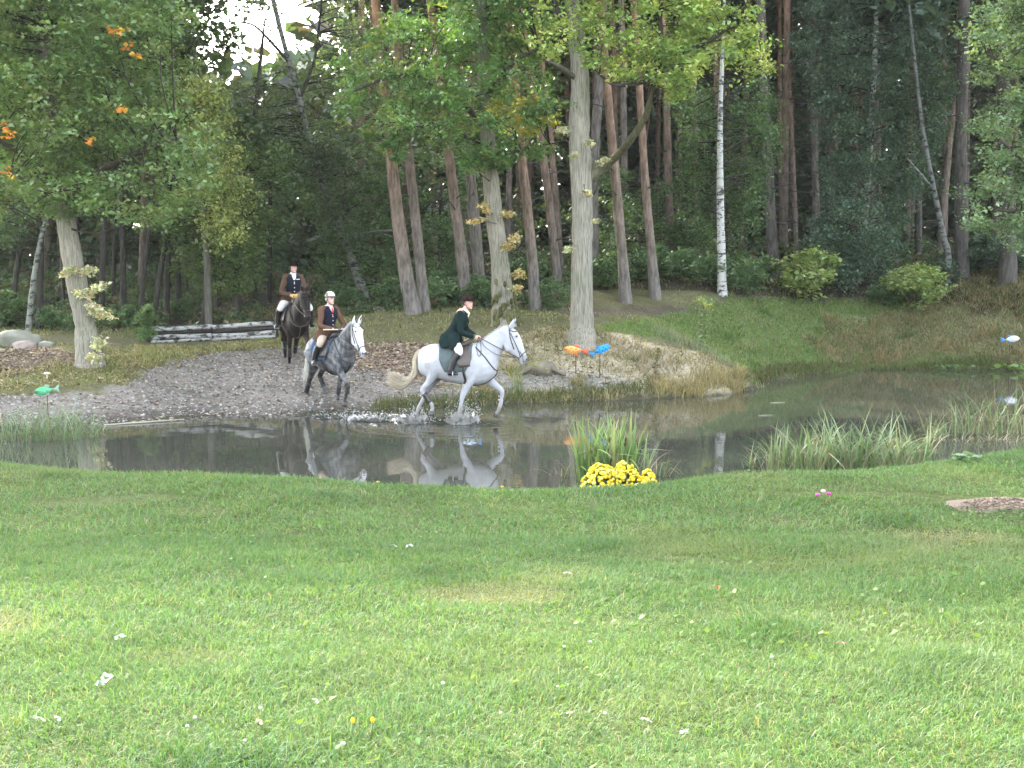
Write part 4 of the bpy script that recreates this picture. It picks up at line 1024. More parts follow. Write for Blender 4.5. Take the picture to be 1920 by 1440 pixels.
def block(n, x0, x1, y0, y1, z0, z1, seed):
    r = np.random.default_rng(seed)
    return np.c_[r.uniform(x0, x1, n), r.uniform(y0, y1, n), r.uniform(z0, z1, n), r.uniform(.9, 1.5, n)]
stuff('shade_canopy', crown_mesh('shade_canopy', np.vstack([(lambda b: b[b[:, 0] < -.285 * b[:, 1]])(block(700, -36, -10, 36, 52, 9.5, 22, 404)), block(170, -3, 26, 48, 66, 15, 24, 405)]), 14, .8, [(.05, .08, .035), (.06, .09, .04)], np.random.default_rng(406)), 'high canopy of the wood, added to shade the lawn and pond', 'forest')  # trunkless leaf blocks, mostly out of view, shaped to block sun and sky

# ================================================================== horses
def loft(mb, secs, segs=18, col=(1, 1, 1)):
    """secs: (top_xyz, bottom_xyz, half_width) lying in the horse's mirror plane"""
    rings = []
    th = np.linspace(0, 2 * math.pi, segs, endpoint=False)
    for (tp_, bt, hw) in secs:
        tp_, bt = np.array(tp_, float), np.array(bt, float); c = (tp_ + bt) / 2; h = (tp_ - bt) / 2
        s_ = np.sign(np.cos(th)) * np.abs(np.cos(th)) ** .9
        rings.append(c + np.outer(np.sin(th), h) + np.outer(s_ * hw, (0, 1, 0)))
    V = np.vstack(rings); n = len(secs)
    i = np.arange(n - 1)[:, None] * segs; j = np.arange(segs)[None]; k = (j + 1) % segs
    F4 = np.stack([i + j, i + k, i + k + segs, i + j + segs], -1).reshape(-1, 4)
    V = np.vstack([V, rings[0].mean(0), rings[-1].mean(0)]); a, b_ = n * segs, n * segs + 1; F3 = []
    for q in range(segs): F3 += [(a, (q + 1) % segs, q), (b_, (n - 1) * segs + q, (n - 1) * segs + (q + 1) % segs)]
    mb.add(V, F3, F4, col)
def lsecs(secs, n):
    a = np.array([[*t_, *b_, w] for (t_, b_, w) in secs], float); q = crom(a, n)
    return [(x[:3], x[3:6], max(x[6], .01)) for x in q]
# joints in the horse's own frame: x forward, y left, z up
LEGS_A = {   # trot: right fore and left hind carry, left fore and right hind swing
    'rf': [(.36, 1.00, .12), (.24, .80, .105), (.165, .64, .075), (.10, .48, .056), (.08, .36, .038), (.05, .21, .045), (.035, .13, .036), (.02, .06, .045)],
    'lf': [(.46, .98, .12), (.56, .80, .10), (.70, .68, .075), (.83, .57, .056), (.825, .44, .038), (.80, .29, .045), (.765, .20, .036), (.73, .12, .042)],
    'rh': [(-.50, 1.18, .21), (-.46, .95, .15), (-.55, .76, .085), (-.68, .60, .062), (-.60, .47, .042), (-.50, .33, .048), (-.485, .25, .038), (-.495, .17, .044)],
    'lh': [(-.50, 1.18, .21), (-.40, .92, .15), (-.50, .72, .085), (-.63, .54, .062), (-.72, .37, .042), (-.80, .21, .048), (-.825, .13, .038), (-.85, .06, .045)]}
NECK = [((.22, 0, 1.50), (.60, 0, .84), .20), ((.42, 0, 1.53), (.76, 0, 1.00), .17), ((.56, 0, 1.64), (.80, 0, 1.16), .125), ((.74, 0, 1.76), (.86, 0, 1.34), .10), ((.90, 0, 1.835), (.91, 0, 1.47), .09), ((1.00, 0, 1.85), (.95, 0, 1.50), .085)]
HEAD = [((.98, 0, 1.84), (.90, 0, 1.56), .075), ((1.10, 0, 1.80), (.93, 0, 1.46), .098), ((1.19, 0, 1.72), (.97, 0, 1.38), .104), ((1.25, 0, 1.60), (1.04, 0, 1.31), .088), ((1.295, 0, 1.46), (1.13, 0, 1.25), .066), ((1.33, 0, 1.34), (1.20, 0, 1.19), .060), ((1.36, 0, 1.26), (1.25, 0, 1.135), .060), ((1.36, 0, 1.20), (1.28, 0, 1.125), .045)]
TORSO = [((-.78, 0, 1.22), (-.775, 0, 1.02), .06), ((-.74, 0, 1.36), (-.73, 0, .90), .18), ((-.62, 0, 1.455), (-.62, 0, .84), .255), ((-.44, 0, 1.495), (-.44, 0, .82), .29), ((-.24, 0, 1.46), (-.24, 0, .765), .305), ((-.02, 0, 1.43), (-.02, 0, .72), .315), ((.18, 0, 1.46), (.18, 0, .70), .29), ((.34, 0, 1.51), (.34, 0, .69), .25), ((.52, 0, 1.44), (.52, 0, .73), .225), ((.68, 0, 1.22), (.68, 0, .84), .17), ((.76, 0, 1.10), (.755, 0, .93), .09)]
def bend(V, yaw, pitch=0.0):
    V = np.array(V, float); x0 = .40
    w = np.clip((V[:, 0] - x0) / .62, 0, 1); w = w * w * (3 - 2 * w)
    a = yaw * w; c_, s_ = np.cos(a), np.sin(a); dx, dy = V[:, 0] - x0, V[:, 1].copy()
    V[:, 0] = x0 + dx * c_ - dy * s_; V[:, 1] = dx * s_ + dy * c_
    if pitch: V[:, 2] += pitch * w
    return V
def build_horse(name, label, loc, heading, scale, mirror, yaw, paint, hair, boots, tail_mode, tack, pitch=0.0, legs=LEGS_A, seed=1):
    r = np.random.default_rng(seed)
    root = thing(name, label, 'horse', loc, heading, scale=scale)
    mb = MB()
    loft(mb, lsecs(TORSO, 26), 22)
    loft(mb, lsecs(NECK, 16), 18)
    loft(mb, lsecs(HEAD, 20), 18)
    sgn = {'rf': -1, 'lf': 1, 'rh': -1, 'lh': 1}
    legp = {}
    for k, js in legs.items():
        s_ = sgn[k] * (-1 if mirror else 1); yo = .155 if k[1] == 'f' else .165
        pts = np.array([[x, s_ * (yo * (1 - .12 * min(i, 4) / 4)), z] for i, (x, z, rr) in enumerate(js)]); rad = np.array([j[2] for j in js])
        legp[k] = (pts, rad)
        q = crom(np.c_[pts, rad], 26); fl = np.linspace(.72, .95, 26)
        mb.tube(q[:, :3], np.stack([q[:, 3] * fl, q[:, 3]], 1) if True else q[:, 3], 12, up=(0, s_, 0) if False else None)
    for s_ in (-1, 1):      # shoulder, thigh and jowl masses
        mb.ell((.44, s_ * .15, 1.10), (.20, .09, .26), 14, 10, rot=Matrix.Rotation(R(-22), 4, 'Y'))
        mb.ell((-.50, s_ * .16, 1.12), (.22, .115, .28), 14, 10)
        mb.ell((1.015, s_ * .055, 1.46), (.10, .04, .12), 10, 8)
        mb.ell((1.165, s_ * .085, 1.665), (.04, .025, .03), 8, 6)
        mb.ell((1.345, s_ * .035, 1.215), (.035, .022, .035), 8, 6)
    mb.ell((1.28, 0, 1.145), (.055, .045, .04), 10, 8)
    V0 = [bend(v, yaw, pitch) for v in mb.V]; mb.V = V0
    body = bake(mb, 'body', .017, 6, .5)
    Vb = verts_of(body); set_col(body, paint(Vb, r)); body.materials.append(M['coat'])
    bo = part('body', body, root)
    bvh = BVHTree.FromPolygons([tuple(v) for v in Vb], [tuple(p.vertices) for p in body.polygons])
    B = lambda p: bend(np.atleast_2d(np.asarray(p, float)), yaw, pitch)
    # hooves and boots
    for k, (pts, rad) in legp.items():
        e, d_ = pts[-1], pts[-1] - pts[-2]; d_ = d_ / np.linalg.norm(d_)
        mb = MB(); mb.tube([e - d_ * .03, e + d_ * .02, e + d_ * .06], [.043, .052, .062], 12, (.05, .045, .04)); part('hoof', mb.mesh('hoof', M['leather']), root)
        if boots is not None and k in tack.get('booted', ('rf', 'lf', 'rh', 'lh')):
            q = crom(np.c_[pts[3:6], rad[3:6]], 9)[2:8]
            mb = MB(); mb.tube(q[:, :3], q[:, 3] + .011, 12, boots); bt = part('leg_boot', mb.mesh('leg_boot', M['leather']), root)
            if tack.get('straps') and k == 'lf':
                for kk in (1, 3):
                    mb = MB(); dd = (q[kk + 1, :3] - q[kk, :3]); mb.tube([q[kk, :3], q[kk, :3] + dd * .45], [q[kk, 3] + .017] * 2, 12, (.7, .7, .68)); part('strap', mb.mesh('strap', M['cloth']), bt)
    # ears
    for s_ in (-1, 1):
        a, t_ = B((1.045, s_ * .062, 1.80))[0], B((1.125 if not tack.get('ears_back') else 1.04, s_ * .082, 1.985))[0]
        m_ = (a + t_) / 2 + (t_ - a) * .02
        mb = MB(); mb.tube(crom([a, m_, t_], 7), np.array([[.028, .034], [.036, .038], [.038, .034], [.034, .028], [.026, .02], [.014, .012], [.004, .004]]), 8, paint(np.array([[1.1, 0, 1.85]]), r)[0])
        er = part('ear', mb.mesh('ear', M['coat']), root)
        mb = MB(); dv = np.array([.022, s_ * -.006, .006]); mb.tube([a + (t_ - a) * f + dv for f in (.25, .5, .8)], [.012, .018, .006], 6, (.10, .085, .08)); part('inner_ear', mb.mesh('inner_ear', M['hair']), er)
    for s_ in (-1, 1):
        mb = MB(); e = B((1.185, s_ * .098, 1.655))[0]; q = bvh.find_nearest(Vector(e))[0]; mb.ell(np.array(q), (.021, .014, .017), 8, 6, (.012, .01, .01)); part('eye', mb.mesh('eye', M['gloss']), root)
        mb = MB(); e = B((1.375, s_ * .042, 1.215))[0]; q = bvh.find_nearest(Vector(e))[0]; mb.ell(np.array(q), (.010, .013, .019), 8, 6, (.03, .025, .025)); part('nostril', mb.mesh('nostril', M['hair']), root)
    # mane
    mb = MB()
    crest_ = crom([n_[0] for n_ in NECK[1:]], 60)
    for k in range(260):
        i = r.integers(2, 60); a = B(crest_[i])[0]; s_ = tack.get('mane_side', 1); L = r.uniform(.07, .14) * tack.get('mane', 1)
        v = np.array([r.normal(0, .02), s_ * (.045 + r.uniform(0, .03)), -L]); a = a + [0, r.normal(0, .008), .004]
        mb.tube([a, a + v * [.5, .9, .3] + [0, 0, .02], a + v], [.006, .006, .002], 4, np.array(hair[0]) * r.uniform(.75, 1.2))
    part('mane', mb.mesh('mane', M['hair']), root)
    # tail
    mb = MB()
    for k in range(460):
        f = r.uniform(-1, 1); g = r.uniform(-1, 1); e = r.uniform(.75, 1.05)
        a = np.array([-.745, .02 * f, 1.35 + .02 * g])
        if tail_mode == 'fly':
            e = r.uniform(.62, 1.04); q = [a, (-.83 - .015 * g, .03 * f, 1.20 + .02 * g), (-.83 - .035 * g, .05 * f, 1.0), (-.88 - .07 * g, .06 * f, .84 - .05 * g), (-.88 - .22 * e - .03 * g, .08 * f, .72 - .10 * g), (-.86 - .53 * e, .10 * f, .78 - .13 * g + .05 * e)]
        else:
            q = [a, (-.84, .03 * f, 1.26), (-.88 - .03 * g, .05 * f, 1.0), (-.90 - .04 * g, .06 * f, .8), (-.93 - .06 * g, .07 * f, .62 * (1.2 - .2 * e)), (-.97 - .08 * g, .08 * f, 1.0 - .55 * e)]
        q = crom(np.array(q), 14) + r.normal(0, .010, (14, 3)).cumsum(0) * .5
        mb.tube(q, np.r_[np.linspace(.012, .006, 10), .005, .004, .0025, .001], 4, np.array(hair[1]) * r.uniform(.72, 1.18))
    part('tail', mb.mesh('tail', M['hair']), root)
    # tack: straps follow the skin
    def wrap(pts, off, n=40, closed=False):
        p = np.array(pts, float)
        if closed: p = np.vstack([p, p[0]])
        q = crom(p, n); out_ = []
        for v in q:
            lo, no, *_ = bvh.find_nearest(Vector(v)); out_.append((np.array(lo) + np.array(no) * off, np.array(no)))
        return np.array([o_[0] for o_ in out_])
    def strap(nm, pts, w, col, off=.006, n=36, closed=False, mat='leather', par=None, snap=True):
        q = wrap(pts, off, n, closed) if snap else crom(np.array(pts, float), n)
        mb = MB(); mb.tube(q, w, 6, col); return part(nm, mb.mesh(nm, M[mat]), par or root)
    BK = tack['leather']
    def ringx(secs, f, n=14):   # loop round the head at fraction f
        q = crom(np.array([[*t_, *b_, w] for (t_, b_, w) in secs]), 101)[int(f * 100)]
        c_, h = (q[:3] + q[3:6]) / 2, (q[:3] - q[3:6]) / 2
        return B([c_ + h * math.sin(a) + np.array([0, 1, 0]) * q[6] * math.cos(a) * 1.05 for a in np.linspace(0, 2 * math.pi, n, endpoint=False)])
    br = strap('bridle', ringx(HEAD, .70), .010, BK, closed=True)                    # noseband
    strap('headpiece', B([(1.13, -.09, 1.40), (1.06, -.10, 1.62), (1.03, -.09, 1.80), (1.03, 0, 1.87), (1.03, .09, 1.80), (1.06, .10, 1.62), (1.13, .09, 1.40)]), .010, BK, par=br)
    strap('browband', B([(1.04, -.09, 1.77), (1.14, -.08, 1.75), (1.18, 0, 1.76), (1.14, .08, 1.75), (1.04, .09, 1.77)]), .009, BK, par=br)
    for s_ in (-1, 1):
        strap('cheekpiece', B([(1.06, s_ * .1, 1.72), (1.14, s_ * .09, 1.55), (1.21, s_ * .075, 1.38), (1.245, s_ * .065, 1.26)]), .008, BK, par=br)
        strap('flash_strap', B([(1.235, s_ * .07, 1.37), (1.29, s_ * .06, 1.27), (1.30, s_ * .03, 1.16)]), .007, BK, par=br)
        mb = MB(); bp_ = np.array(bvh.find_nearest(Vector(B((1.235, s_ * .075, 1.225))[0]))[0]); mb.tube([bp_ + [.02 * math.cos(a), s_ * .008, .02 * math.sin(a)] for a in np.linspace(0, 6.28, 10)], .005, 5, (.5, .5, .5)); part('bit_ring', mb.mesh('bit_ring', M['metal']), br)
        hand = np.array(tack['hand']) * [1, s_, 1]
        nk = B((.80, s_ * .135, 1.44))[0]; n2_ = B((.62, s_ * .155, 1.53))[0]
        strap('rein', [bp_, nk * .5 + bp_ * .5 + [0, s_ * .02, .0], nk, n2_, hand], .008, BK, n=24, snap=False)
        if tack.get('rein2'):
            strap('rein', [bp_, nk + [.06, s_ * .03, -.16], n2_ + [-.02, s_ * .05, -.12], hand + [0, 0, -.02]], .006, BK, n=20, snap=False)
            strap('rein', [hand, hand + [-.02, s_ * .12, -.2], hand + [.02, s_ * .17, -.36], hand + [.07, s_ * .16, -.30], hand + [.05, s_ * .1, -.1], hand], .006, BK, n=20, snap=False)
    # girth, breastplate
    strap('girth', [(.10, -.20, 1.30), (.13, -.29, 1.05), (.17, -.22, .80), (.18, 0, .70), (.17, .22, .80), (.13, .29, 1.05), (.10, .20, 1.30)], np.full((40, 2), (.012, .032)) if False else .026, BK, n=40)
    for s_ in (-1, 1):
        strap('breastplate', [(.36, s_ * .16, 1.44), (.54, s_ * .19, 1.24), (.68, s_ * .13, 1.03), (.76, 0, .96)], .013, BK)
    strap('breast_strap', [(.77, 0, .96), (.66, 0, .82), (.50, 0, .735), (.30, 0, .70)], .013, BK)
    # saddle pad, flaps and saddle
    def patch(nm, corners, off, thick, col, mat, nu=16, nv=12, par=None):
        (a, b_, c_, d_) = [np.array(v, float) for v in corners]; top, bot, C_ = [], [], []
        for i in range(nu):
            for j in range(nv):
                u, v = i / (nu - 1), j / (nv - 1)
                # rounded lower corners
                uu = .5 + (u - .5) * (1 - .28 * max(0, v - .55) / .45 * abs(2 * u - 1))
                p = (a * (1 - uu) + b_ * uu) * (1 - v) + (d_ * (1 - uu) + c_ * uu) * v
                lo, no, *_ = bvh.find_nearest(Vector(p)); lo, no = np.array(lo), np.array(no); bot.append(lo + no * off); top.append(lo + no * (off + thick))
        V = np.array(top + bot); k = nu * nv; F4 = []
        for i in range(nu - 1):
            for j in range(nv - 1):
                q = [i * nv + j, i * nv + j + 1, (i + 1) * nv + j + 1, (i + 1) * nv + j]; F4.append(q); F4.append([x + k for x in q[::-1]])
        bd = [i * nv for i in range(nu)] + [(nu - 1) * nv + j for j in range(1, nv)] + [i * nv + nv - 1 for i in range(nu - 2, -1, -1)] + [j for j in range(nv - 2, 0, -1)]
        for x, y in zip(bd, bd[1:] + bd[:1]): F4.append([x, y, y + k, x + k])
        mb = MB(); mb.add(V, None, F4, col); return part(nm, mb.mesh(nm, M[mat]), par or root)
    for s_ in (-1, 1):
        patch('saddle_pad', [(-.36, s_ * .10, 1.48), (.30, s_ * .10, 1.48), (.26, s_ * .32, .98), (-.30, s_ * .32, .96)], .004, .014, tack['pad'], 'cloth')
        patch('saddle_flap', [(-.14, s_ * .14, 1.46), (.24, s_ * .12, 1.46), (.30, s_ * .30, 1.08), (.02, s_ * .33, 1.06)], .020, .014, tack['saddle'], 'leather')
    mb = MB()
    loft(mb, lsecs([((-.36, 0, 1.60), (-.34, 0, 1.47), .12), ((-.30, 0, 1.60), (-.28, 0, 1.44), .17), ((-.12, 0, 1.53), (-.12, 0, 1.42), .17), ((.06, 0, 1.525), (.06, 0, 1.42), .14), ((.20, 0, 1.60), (.20, 0, 1.44), .12), ((.27, 0, 1.625), (.28, 0, 1.48), .07)], 18), 14, tack['saddle'])
    part('saddle', mb.mesh('saddle', M['leather']), root)
    for s_ in (-1, 1):
        f = np.array(tack['foot']) * [1, s_, 1]
        ir = [f + [0, s_ * -.055, -.03], f + [0, s_ * -.05, .03], f + [0, s_ * -.01, .085], f + [0, s_ * .05, .03], f + [0, s_ * .055, -.03], f + [0, 0, -.035], f + [0, s_ * -.055, -.03]]
        mb = MB(); mb.tube(crom(np.array(ir), 20), .007, 5, (.55, .55, .56)); st = part('stirrup', mb.mesh('stirrup', M['metal']), root)
        mb = MB(); mb.tube([(.04, s_ * .30, 1.36), (.02, s_ * .37, 1.2), f + [0, s_ * -.01, .085]], .011, 5, BK); part('stirrup_leather', mb.mesh('stirrup_leather', M['leather']), st)
    return root
def nz3(V, s, k=0): return vnoise(V[:, 0] + .37 * V[:, 2], V[:, 2] - .5 * V[:, 1], s, k)
def paint_white(V, r):
    c = np.tile([.43, .43, .448], (len(V), 1)); g = np.clip(.5 * nz3(V, 7, 1) + .5 * nz3(V, 16, 2), -1, 1)
    c *= (1 - .13 * np.clip(g, 0, 1))[:, None]; c *= (1 - .10 * np.clip(nz3(V, 30, 8), 0, 1))[:, None]
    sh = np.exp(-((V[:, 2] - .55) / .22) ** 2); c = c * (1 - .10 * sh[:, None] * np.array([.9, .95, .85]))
    mz = np.clip((V[:, 0] - 1.22) / .10, 0, 1) * (V[:, 2] < 1.30) * (V[:, 2] > 1.05); c = c * (1 - .45 * mz[:, None])
    mud = np.clip((.42 - V[:, 2] + .06 * nz3(V, 25, 9)) / .25, 0, 1)[:, None]; c = c * (1 - mud * np.array([.42, .46, .52]))
    inner_shade = (np.abs(V[:, 1]) < .12) & (V[:, 2] < 1.0) & (V[:, 2] > .5) & (V[:, 0] < -.2); c[inner_shade] *= (.55, .53, .54)  # shade between the hind legs painted into the coat
    return c
def paint_dapple(V, r):
    d = nz3(V, 15, 3) + .5 * nz3(V, 27, 4)
    d = nz3(V, 24, 3) + .6 * nz3(V, 41, 4); g = np.full(len(V), .10) + .10 * np.clip(d, -.6, 1)
    rump = np.exp(-((V[:, 0] + .62) / .25) ** 2) * (V[:, 2] > .95); g += rump * (.20 + .05 * d)
    g -= .055 * np.clip((.85 - V[:, 2]) / .3, 0, 1); g = np.maximum(g, .03)
    sock = (V[:, 2] < .36) & (V[:, 0] < -.3); g[sock] += .10 * (.5 + .5 * nz3(V[sock], 14, 5))
    face = np.clip((V[:, 0] - .93) / .12, 0, 1) * (V[:, 2] > 1.1); g = g * (1 - face) + .62 * face * (1 - .12 * np.clip(d, 0, 1))
    mz = np.clip((V[:, 0] - 1.29) / .06, 0, 1) * (V[:, 2] > 1.05) * (V[:, 2] < 1.22); g *= 1 - .6 * mz
    return np.stack([g, g * .995, g * 1.03], 1)
def paint_bay(V, r):
    c = np.tile([.008, .0055, .005], (len(V), 1)); red = np.clip(nz3(V, 5, 6) + .1, 0, 1)[:, None]; c = c + red * np.array([.010, .005, .003])
    leg = np.clip((.62 - V[:, 2]) / .15, 0, 1)[:, None]; fore = np.clip(1 - np.abs(V[:, 2] - .68) / .16, 0, 1)[:, None]
    c = c * (1 - .6 * leg) + fore * np.array([.018, .012, .008])
    mz = (np.clip((V[:, 0] - 1.27) / .08, 0, 1) * (V[:, 2] > 1.05) * (V[:, 2] < 1.32))[:, None]; c = c + mz * np.array([.016, .014, .014])
    return c
BLK = (.025, .022, .02)
def hpos(px, py, d): p = P(px, py, d=d); return p
H1 = P(859, 788.5, d=HORSE_D)
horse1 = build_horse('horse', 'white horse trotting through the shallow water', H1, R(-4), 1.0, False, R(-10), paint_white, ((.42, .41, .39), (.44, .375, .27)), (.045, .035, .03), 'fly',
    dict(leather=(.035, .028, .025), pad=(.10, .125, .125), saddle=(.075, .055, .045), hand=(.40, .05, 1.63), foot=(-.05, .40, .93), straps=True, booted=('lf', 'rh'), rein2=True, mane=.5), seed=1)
H2 = P(628, 762, d=27.2); H2[2] = gz(H2[0], H2[1])
horse2 = build_horse('horse', 'dapple grey horse with white face stepping off the gravel', H2 + np.array([-.12, .35, -.02]), R(-90 + 41), 1.0, True, R(-4), paint_dapple, ((.45, .45, .45), (.62, .60, .52)), (.02, .02, .02), 'hang',
    dict(leather=BLK, pad=(.05, .10, .17), saddle=(.03, .025, .022), hand=(.34, .06, 1.66), foot=(-.02, .41, .93), mane_side=-1, mane=1.0), seed=2)
H3 = P(552, 690, d=31.2); H3[2] = gz(H3[0], H3[1])
horse3 = build_horse('horse', 'dark bay horse coming down the ramp at the rear', H3 + np.array([-.05, .4, -.03]), R(-90 + 20), 1.06, False, R(4), paint_bay, ((.02, .016, .014), (.015, .013, .012)), (.012, .011, .011), 'hang',
    dict(leather=(.05, .03, .02), pad=(.03, .03, .035), saddle=(.03, .022, .018), hand=(.34, .06, 1.68), foot=(.0, .41, .93), mane=1.0), seed=3)

# ================================================================== riders
def build_rider(label, horse, pose, wear, seed=1):
    r = np.random.default_rng(seed)
    sc = horse.scale[0]; off = np.array([-.05, 0, 1.5])
    loc = Vector(horse.location) + Matrix.Rotation(horse.rotation_euler[2], 3, 'Z') @ Vector(off * sc)
    root = thing('person', label, 'person', loc, horse.rotation_euler[2], scale=sc)
    pel, wai, che, nek, hed = [np.array(pose[k], float) for k in ('pelvis', 'waist', 'chest', 'neck', 'head')]
    hy = pose.get('head_yaw', 0)
    def Hd(p):   # head-local -> horse-local
        p = np.asarray(p, float); c_, s_ = math.cos(hy), math.sin(hy)
        return hed + np.array([p[0] * c_ - p[1] * s_, p[0] * s_ + p[1] * c_, p[2]])
    hrot = Matrix.Rotation(hy, 4, 'Z')
    arms, legs = {}, {}
    for s_ in (-1, 1):
        k = 'r' if s_ < 0 else 'l'
        sh = che + [.0, s_ * .175, .10]; el = np.array(pose['elbow_' + k]); wr = np.array(pose['wrist_' + k])
        arms[s_] = (sh, el, wr)
        hp = pel + [.02, s_ * .10, .0]; kn = np.array(pose['knee']) * [1, s_, 1]; an = np.array(pose['ankle']) * [1, s_, 1]; to = np.array(pose['toe']) * [1, s_, 1]
        legs[s_] = (hp, kn, an, to)
    sp = np.array([pel - [0, 0, .06], pel, wai, che, che + [0, 0, .12], nek])
    def torso(mb, inf=0., lo=0, hi=6, wide=1.0):
        rad = np.array([(.15, .12), (.165, .13), (.135, .105), (.165, .12), (.15, .095), (.06, .06)]) + inf
        q = crom(np.c_[sp, rad][lo:hi], 18); mb.tube(q[:, :3], q[:, 3:5] * [wide, 1], 18, up=(1, 0, 0))
    def arm(mb, s_, inf=0., upto=1.0):
        sh, el, wr = arms[s_]; q = crom(np.c_[np.array([che + [0, s_ * .08, .09], sh, (sh + el) / 2, el, (el + wr) / 2 + [0, 0, -.01], wr]), np.array([.065, .062, .052, .045, .04, .03]) + inf], 22)
        mb.tube(q[:int(22 * upto), :3], q[:int(22 * upto), 3], 12)
    def hand(mb, s_, inf=0.):
        sh, el, wr = arms[s_]; d = wr - el; d /= np.linalg.norm(d); side = np.cross(d, (0, 0, 1)); side /= np.linalg.norm(side); upv = np.cross(side, d)
        pc = wr + d * .045
        mb.tube([wr - d * .01, pc, pc + d * .04], np.array([(.022, .03), (.020, .042), (.017, .04)]) + inf, 10, up=upv)
        for f in range(4):
            b_ = pc + d * .038 + upv * (.027 - .018 * f); L = (.030, .034, .032, .024)[f]; cu = -side * s_ * -1
            mb.tube([b_, b_ + d * L, b_ + d * L * 1.1 - side * -s_ * .022, b_ + d * L * .3 - side * -s_ * .030], np.array([.0095, .009, .0085, .007]) + inf * .5, 6)
        b_ = pc + upv * .034 - d * .01
        mb.tube([b_, b_ + d * .03 + upv * .014 - side * -s_ * .012, b_ + d * .055 - side * -s_ * .02 + upv * .004], np.array([.012, .0105, .008]) + inf * .5, 6)
    def leg(mb, s_, inf=0., a=0, b_=4):
        hp, kn, an, to = legs[s_]
        q = crom(np.c_[np.array([hp, (hp + kn) / 2 + [0, 0, .01], kn, (kn + an) / 2 + [-.015, 0, .03], an]), np.array([.105, .092, .066, .060, .042]) + inf], 25); return q
    # body
    mb = MB(); torso(mb)
    mb.tube([nek - [0, 0, .07], nek + (hed - nek) * .35, Hd((-.01, 0, -.05))], [.058, .054, .055], 12)
    mb.ell(Hd((0, 0, .03)), (.098, .078, .105), 16, 12, rot=hrot); mb.ell(Hd((.028, 0, -.045)), (.068, .058, .072), 14, 10, rot=hrot)
    mb.tube([Hd((.085, 0, .025)), Hd((.108, 0, -.012)), Hd((.092, 0, -.028))], [.010, .015, .012], 8)
    mb.ell(Hd((.078, 0, -.098)), (.022, .026, .018), 8, 6)
    for s_ in (-1, 1):
        mb.ell(Hd((-.005, s_ * .078, -.005)), (.018, .010, .03), 8, 6); arm(mb, s_); hand(mb, s_); q = leg(mb, s_); mb.tube(q[:, :3], q[:, 3], 14)
        hp, kn, an, to = legs[s_]; mb.tube([an - (to - an) * .18 + [0, 0, -.02], (an + to) / 2 + [0, 0, -.02], to], [.038, .04, .025], 10)
    mb.V = [v - off for v in mb.V]
    body = bake(mb, 'body', .009, 3, .4); set_col(body, np.tile(wear['skin'], (len(body.vertices), 1))); body.materials.append(M['skin'])
    part('body', body, root)
    def cloth(nm, fn, col, voxel=.012, it=3, mat='cloth', par=None):
        mb = MB(); fn(mb); mb.V = [v - off for v in mb.V]
        me = bake(mb, nm, voxel, it, .45); set_col(me, np.tile(col, (len(me.vertices), 1))); me.materials.append(M[mat]); return part(nm, me, par or root)
    def raw(nm, fn, mat='cloth', par=None):
        mb = MB(); fn(mb); mb.V = [v - off for v in mb.V]; return part(nm, mb.mesh(nm, M[mat]), par or root)
    # jacket with skirts
    def jk(mb):
        torso(mb, .024, 0, 5)
        for s_ in (-1, 1):
            arm(mb, s_, .016, .97)
            hp, kn, an, to = legs[s_]
            mb.tube([pel + [-.07, s_ * .05, .03], pel + [-.10, s_ * .17, -.06], pel + [-.08, s_ * .26, -.16]], [(.10, .15), (.05, .14), (.02, .11)], 14, up=(1, 0, 0))
            mb.tube([pel + [.05, s_ * .05, .06], hp + (kn - hp) * .35 + [0, s_ * .02, .035], hp + (kn - hp) * .72 + [-.03, s_ * .03, -.01]], [(.13, .12), (.128, .112), (.095, .085)], 14)
        mb.tube([wai, pel + [-.03, 0, .02], pel + [-.05, 0, -.06]], [(.16, .13), (.19, .15), (.20, .16)], 16, up=(1, 0, 0))
    jo = cloth('jacket', jk, wear['jacket'], .013, 7)
    # breeches and boots
    def brf(mb):
        for s_ in (-1, 1):
            q = leg(mb, s_, .010); mb.tube(q[:15, :3], q[:15, 3], 14)
        mb.ell(pel, (.13, .16, .10), 14, 10)
    cloth('breeches', brf, wear['breeches'])
    for s_ in (-1, 1):
        def bt(mb):
            q = leg(mb, s_, .014); mb.tube(q[14:, :3], q[14:, 3], 14); hp, kn, an, to = legs[s_]; d = to - an
            mb.tube([an + [-.045, 0, -.035], an + d * .35 + [0, 0, -.02], an + d * .8, to + d * .1], [(.042, .05), (.045, .045), (.042, .034), (.028, .022)], 12)
        b_o = cloth('riding_boot', bt, (.006, .0055, .0055), .010, 2, 'leather')
    if wear.get('vest'):
        def ve(mb):
            q = crom(np.c_[np.array([wai - [0, 0, .07], wai, che, che + [0, 0, .10], che + [-.01, 0, .165]]), np.array([(.175, .145), (.172, .142), (.20, .16), (.185, .135), (.10, .085)])], 16)
            mb.tube(q[:, :3], q[:, 3:5], 20, up=(1, 0, 0))
        vo = cloth('vest', ve, wear['vest'], .012, 2)
        [raw('button', lambda mb: mb.ell(che + [.165, .0, -.05 - .09 * k], (.012, .014, .014), 8, 6, (.6, .6, .58)), 'metal', vo) for k in range(3)]
        if wear.get('badge'): raw('badge', lambda mb: mb.box(che + [.157, .085, .055], (.004, .045, .008), (.75, .75, .72)), 'cloth', vo)
    else:
        [raw('button', lambda mb: mb.ell(wai * (1 - f) + che * f + [.128 + .018 * f, 0, .0], (.010, .012, .012), 8, 6, (.6, .58, .5)), 'metal', jo) for f in (.15, .5)]
